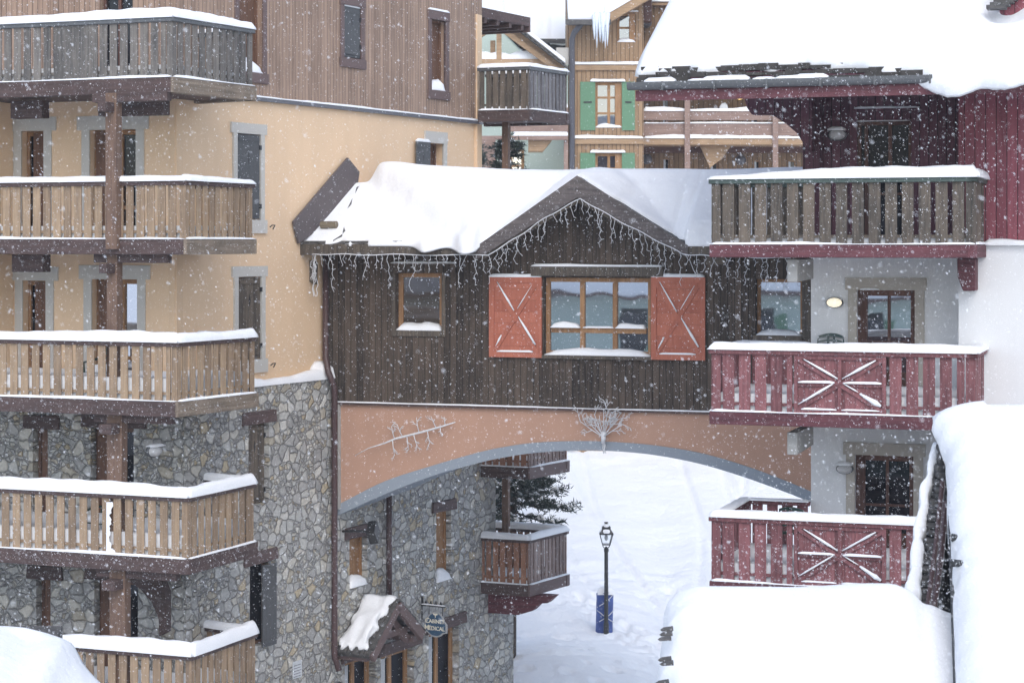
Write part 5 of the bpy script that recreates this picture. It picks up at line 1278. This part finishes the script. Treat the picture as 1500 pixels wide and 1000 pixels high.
for j in range(81):
    t = -.05+1.10*j/80; r = []; b = []
    tt_ = min(t, 1.0)
    for i in range(81):
        a0 = -.02-.02*wv(t*9)+.07*max(0, wv(t*8+2)-.25); a = a0+(5-a0)*(i/80)**1.6
        ex = min(1, (a-a0)/.55); ex = math.sqrt(max(0, 1-(1-ex)**2)); et = min(1, max(0, (1.05-t)/.16)); et = math.sqrt(max(0, 1-(1-et)**2)); 
        p = rplane(a, t); h = (.55+.10*wq(p.x*1.2, p.y*1.2))*ex*et+.02
        if t > .86 and a < .5: h += .05*sst(.86, .97, t); 
        sh = -.16*sst(.88, 1.0, t)*(1-sst(0,.5,a))
        r.append((p.x+sh, p.y, p.z+h)); b.append((p.x+sh*.7, p.y, p.z+.0-.03))
    T.append(r); Bm.append(b)
tag(MB().solid(T, Bm).build('roof_snow', M_snow, None, smooth=True), 'bulging snow on the right foreground roof beside dark stepped slates', kind='stuff')
m = MB(); rq = random.Random(2); n = 25
for k in range(n):
    t = 1-k/n; A = at(1388-28*(k/n)**1.0, 652+262*(k/n), 27.4-1.9*(k/n)); w = .16+.20*(k/n)+rq.uniform(-.03,.03); hgt = .12+rq.uniform(-.02,.03)
    x0 = A.x-w*.62+rq.uniform(-.03,.03); q = [(x0, A.y-.14, A.z-hgt*.5), (x0+w, A.y-.14, A.z-hgt*.55), (x0+w, A.y+.16, A.z-hgt*.5), (x0-.01, A.y+.16, A.z-hgt*.5)]
    dz = [rq.uniform(.06,.11) for _ in range(4)]
    m.add(q+[(p[0]+rq.uniform(-.015,.015), p[1], p[2]+d) for p, d in zip(q, dz)], [(0,3,2,1),(4,5,6,7),(0,1,5,4),(1,2,6,5),(2,3,7,6),(3,0,4,7)])
m.build('verge_slates', M_slate, FR, bevel=.03)
m = MB(); m.add([at(1372,650,27.7), at(1390,648,27.7), at(1406,930,25.3), at(1406,1100,25.0), at(1345,1100,25.2), at(1338,900,25.5)], [(0,1,2,3,4,5)]); m.v += [(a, b+.3, c-.5) for a, b, c in m.v]; m.f += [(11,10,9,8,7,6)]+[(i, 6+i, 6+(i+1)%6, (i+1)%6) for i in range(6)]
m.build('lower_roof', M_black, FR)
m = MB(); m.tube([at(1381,705,26.6), at(1371,800,25.8), at(1359,890,25.15)], .035, 6); m.tube([at(1386,735,26.3), at(1378,820,25.6), at(1367,900,25.0)], .04, 6); m.build('valley_gutter', M_pipe, FR)
T = []; Bm = []; wz = wav(random.Random(6), 8, 3)
for k in range(41):
    t = k/40; c = at(1371-32*t-6*math.sin(t*3)+3*wz(t*6), 650+225*t, 27.5-1.9*t); r = .045+.045*t+.03*wz(t*9)
    T.append([(c.x+r*math.cos(a), c.y, c.z+r*math.sin(a)*.9) for a in [math.pi*(1-i/8) for i in range(9)]]); Bm.append([(c.x+r*math.cos(a), c.y+.05, c.z-.3) for a in [math.pi*(1-i/8) for i in range(9)]])
tag(MB().solid(T, Bm).build('verge_snow', M_snow, None, smooth=True), 'thin snow ridge left of the stepped slates in the right foreground', kind='stuff')
m = MB()
for (x, y, Y) in ((1392,738,25.6),(1393,824,24.4),(1394,787,24.9)):
    c = at(x, y, Y); m.tube([c, c+Vector((.12,-.05,.0)), c+Vector((.2,-.1,-.05))], [.05,.04,.02], 6)
m.tube([at(1389,700,26.4), at(1391,800,24.8), at(1398,1000,22)], .014, 5); m.build('snow_hook', M_black, FR)
# centre: low roof deep under a snow pillow
CR = thing('snowed_lean_to', 'low lean-to with slate tips poking from its snow, bottom centre right', 'building', (3, 22.5, -11.2))
yc0, yc1 = 19.0, 24.6
def cz(y): return -4.72+.50*(y-24.2)
X0, X1 = (966-CX)/FPX, (1405-CX)/FPX
MB().plan([(1.9, yc0), (4.6, yc0), (5.1, yc1), (1.95, yc1)], -11.5, -7.6).build('wall', M_stone, CR)
MB().solid([[(x, y, cz(y)) for x in (1.86, 4.9)] for y in (yc0, yc1)], [[(x, y, cz(y)-.2) for x in (1.86, 4.9)] for y in (yc0, yc1)]).build('roof', M_slate, CR)
m = MB(); rq = random.Random(5)
for (px, py, Y) in ((971,918,23.4),(970,925,23.3),(968,962,22.6),(971,968,22.5),(964,996,22.0),(968,932,23.2)):
    c = at(px, py, Y); k = rq.uniform(.0,.04); m.add([c+Vector((-.02-k*.5,0,-.03)), c+Vector((.12,0,-.02)), c+Vector((.12,.08,.0)), c+Vector((.01,.05,-.01)), c+Vector((-.01,0,-.05)), c+Vector((.12,0,-.045)), c+Vector((.12,.08,-.02)), c+Vector((.01,.05,-.03))], [(0,1,2,3),(7,6,5,4),(0,4,5,1),(1,5,6,2),(2,6,7,3),(3,7,4,0)])
m.build('roof_slates', M_slate, CR)
wc = wav2(random.Random(19), 16, .4, 3); wx = wav(random.Random(18), 8, 1.5); T = []; Bm = []
crest = lambda px: 858+5*math.sin((px-985)/60)*0+ (7 if 1090 < px < 1180 else 0)*math.sin((px-1090)/90*math.pi)
for j in range(71):
    v = j/70; r = []; b = []; Y = yc0+.2+(yc1+.35-yc0-.2)*v
    for i in range(101):
        u = i/100; lo = 961+ 6*wx(Y*2.2)+ (14*sst(23.2, 24.6, Y)); pxl = lo+(1424-lo)*u; x = (pxl-CX)/FPX*Y
        el_ = min(1, (pxl-lo)/60); el_ = math.sqrt(max(0, 1-(1-el_)**2)); et = min(1, max(0, (yc1+.35-Y)/1.5)); et = math.sqrt(max(0, 1-(1-et)**2))
        h = (.54+.12*wc(x, Y)+.12*sst(1150,1290,pxl))*el_*et
        fold = sst(1300, 1405, pxl); h -= fold*(.24+.20*et)+.05*math.exp(-((pxl-1352)/10)**2)
        r.append((x, Y, cz(min(Y, yc1))+h+.02)); b.append((x, Y, cz(min(Y, yc1))-(.05+.6*fold)))
    T.append(r); Bm.append(b)
tag(MB().solid(T, Bm).build('roof_snow', M_snow, None, smooth=True), 'broad smooth snow pillow on the low lean-to roof, bottom centre right', kind='stuff')
# left corner heap
BLr = thing('snowed_shed', 'low shed roof under heaped snow in the bottom left corner', 'building', (-6.6, 24.5, -11.2))
MB().plan([(-9,22.5),(-5.9,22.5),(-5.9,26),(-9,26)], -11.5, -6.2).build('wall', M_stone, BLr)
MB().solid([[(x, y, -5.9+.25*(y-22.2)) for x in (-9,-5.75)] for y in (22.2,26.2)], [[(x, y, -6.1+.25*(y-22.2)) for x in (-9,-5.75)] for y in (22.2,26.2)]).build('roof', M_slate, BLr)
T = []; Bm = []; wl = wav2(random.Random(29), 14, .5, 4)
prof = [(-260,912),(-120,914),(0,919),(30,922),(60,929),(90,938),(100,950),(108,968),(120,983),(140,1003),(165,1030),(190,1060)]
def pf(px):
    for (a, b), (c, d) in zip(prof, prof[1:]):
        if a <= px <= c: return b+(d-b)*(px-a)/(c-a)
    return prof[-1][1]
for j in range(31):
    Y = 21.5+4.0*j/30; r = []; b = []
    for i in range(71):
        px = -240+430*i/70; x = (px-CX)/FPX*25; zc = (HOR-pf(px))/FPX*25; k = (Y-25)/3.5; z = zc-.75*abs(k)**1.6*(1 if Y < 25 else 3)+.05*wl(x*1.5, Y*1.5)-.10*math.exp(-((px-40-(25-Y)*22)/26)**2)*(1 if Y < 25 else 0)
        r.append((x, Y, z)); b.append((x, Y, min(z-.1, -6.0)))
    T.append(r); Bm.append(b)
tag(MB().solid(T, Bm).build('roof_snow', M_snow, None, smooth=True), 'rounded snow heap on the shed roof in the bottom left corner', kind='stuff')
# ------------------------------------------------------------------ unseen house, added so the window panes have something to mirror
OB = thing('reflected_chalet', 'low pale green chalet out of view, added for the window panes to mirror', 'building', (-24, -5, -11.2))
O = Fr((-24, -5), (-.826, .568))
ho = []
for k in range(-5, 6, 2):
    for z0 in (-9.0, -5.0): 
        s = k*2.9; ho.append((s-.6, s+.6, z0, z0+2.0)); o = MB().box(s-.6, s+.6, .1, .2, z0, z0+1.7).build('window', M_glassD, OB, O); MB().box(s-1.1, s-.62, -.05, -.01, z0, z0+1.7).build('shutter', M_shutGreen, o, O)
MB().wall(-17, 17, -11.6, -2.1, ho, .25, 0, 8).build('plaster_wall', M_pale, OB, O)
MB().solid([[(s, y, -2.3+.42*(y+1)) for s in (-18, 18)] for y in (-1, 9)], [[(s, y, -2.42+.42*(y+1)) for s in (-18, 18)] for y in (-1, 9)]).build('roof', M_frameD, OB, O)
MB().solid([[(s, y, -1.7+.42*(y+1)) for s in (-18, 18)] for y in (-.9, 9)], [[(s, y, -2.29+.42*(y+1)) for s in (-18, 18)] for y in (-.9, 9)]).build('roof_cover_snow', M_snow, OB, O)
# ------------------------------------------------------------------ falling snow
def flakes(n, seed):
    r = np.random.default_rng(seed); Y = (r.random(n)*(72**2.2-6.5**2.2)+6.5**2.2)**(1/2.2)
    X = (r.random(n)*2-1)*(.27*Y+1.2); Z = r.random(n)*((.125+.222)*Y+1.6)-(.222*Y+.8)
    Z = np.maximum(Z, -10.6)
    a = .0012+.0023*r.random(n)**2.6; a = a*(1+.3*(Y > 25)); el = 1+2.0*r.random(n)
    base = np.array([[1,0,0],[-1,0,0],[0,1,0],[0,-1,0],[0,0,1],[0,0,-1]], float)
    tri = np.array([[0,2,4],[2,1,4],[1,3,4],[3,0,4],[2,0,5],[1,2,5],[3,1,5],[0,3,5]])
    q = r.normal(size=(n,3,3)); Q, _ = np.linalg.qr(q)
    sc = np.stack([a*el, a*(.6+.6*r.random(n)), a*(.6+.6*r.random(n))], 1)
    ax = np.stack([.55+.3*r.normal(size=n), .2*r.normal(size=n), -.6+.5*r.normal(size=n)], 1); ax /= np.linalg.norm(ax, axis=1)[:,None]
    Q[:,0,:] = ax; t = np.cross(ax, Q[:,1,:]); t /= np.linalg.norm(t, axis=1)[:,None]; Q[:,1,:] = t; Q[:,2,:] = np.cross(ax, t)
    v = (base[None]*sc[:,None,:]*(.8+.5*r.random((n,6,1))))@Q
    # keep flakes out of the walls and roofs: each stays in front of the nearest facade of its column
    px = X/Y*FPX+CX; py = HOR-Z/Y*FPX
    lim = np.where(px < 258, 34.6, np.where(px < 480, 34.6+(px-258)*.026, np.where(px < 1035, 40.5, 31.0)))
    arch = (px > 760)&(px < 1035)&(py > 700); back = (py < 225)&(px > 700)&(px < 925); lim = np.where(arch, 58, np.where(back, 72, lim))
    lim = np.where((px > 955)&(py > 845), 20.5, lim); lim = np.where((px > 1330)&(py > 590), 20.5, lim); lim = np.where((px < 150)&(py > 905), 21, lim)
    lim = np.where((px > 920)&(py < 145), 30.5, lim)
    Y2 = np.where(Y > lim, 6.5+(lim-6.5)*(r.random(n)**.46), Y); k = Y2/Y
    ctr = np.stack([X*k, Y2, Z*k], 1)
    V = (v+ctr[:,None,:]).reshape(-1,3); F = (tri[None]+6*np.arange(n)[:,None,None]).reshape(-1,3)
    me = bpy.data.meshes.new('falling_snow'); me.from_pydata(V.tolist(), [], F.tolist()); me.update()
    o = bpy.data.objects.new('falling_snow', me); C.objects.link(o); m, t, p = new_mat('snowflake'); p.inputs['Base Color'].default_value = (.93,.94,.96,1); p.inputs['Roughness'].default_value = .8; p.inputs['Subsurface Weight'].default_value = 0
    tr = N(t, 'ShaderNodeBsdfTranslucent'); tr.inputs['Color'].default_value = (.93,.94,.96,1); x = N(t, 'ShaderNodeMixShader'); x.inputs[0].default_value = .5; L(t, p.outputs[0], x.inputs[1]); L(t, tr.outputs[0], x.inputs[2]); L(t, x.outputs[0], t.nodes['Material Output'].inputs['Surface'])
    me.materials.append(m); return tag(o, 'snowflakes falling through the air over the whole lane', kind='stuff')
flakes(NFL, 3)
# ------------------------------------------------------------------ snowy air
hm = bpy.data.materials.new('haze_air'); hm.use_nodes = True; ht = hm.node_tree; ht.nodes.remove(ht.nodes['Principled BSDF'])
pv = ht.nodes.new('ShaderNodeVolumePrincipled'); pv.inputs['Color'].default_value = (.93,.95,1,1); pv.inputs['Density'].default_value = HAZE; pv.inputs['Anisotropy'].default_value = .2
ht.links.new(pv.outputs[0], ht.nodes['Material Output'].inputs['Volume'])
tag(MB().box(-70, 70, -12, 140, -13.5, 14).build('haze', hm), 'thin snowy haze filling the air of the lane', kind='stuff')
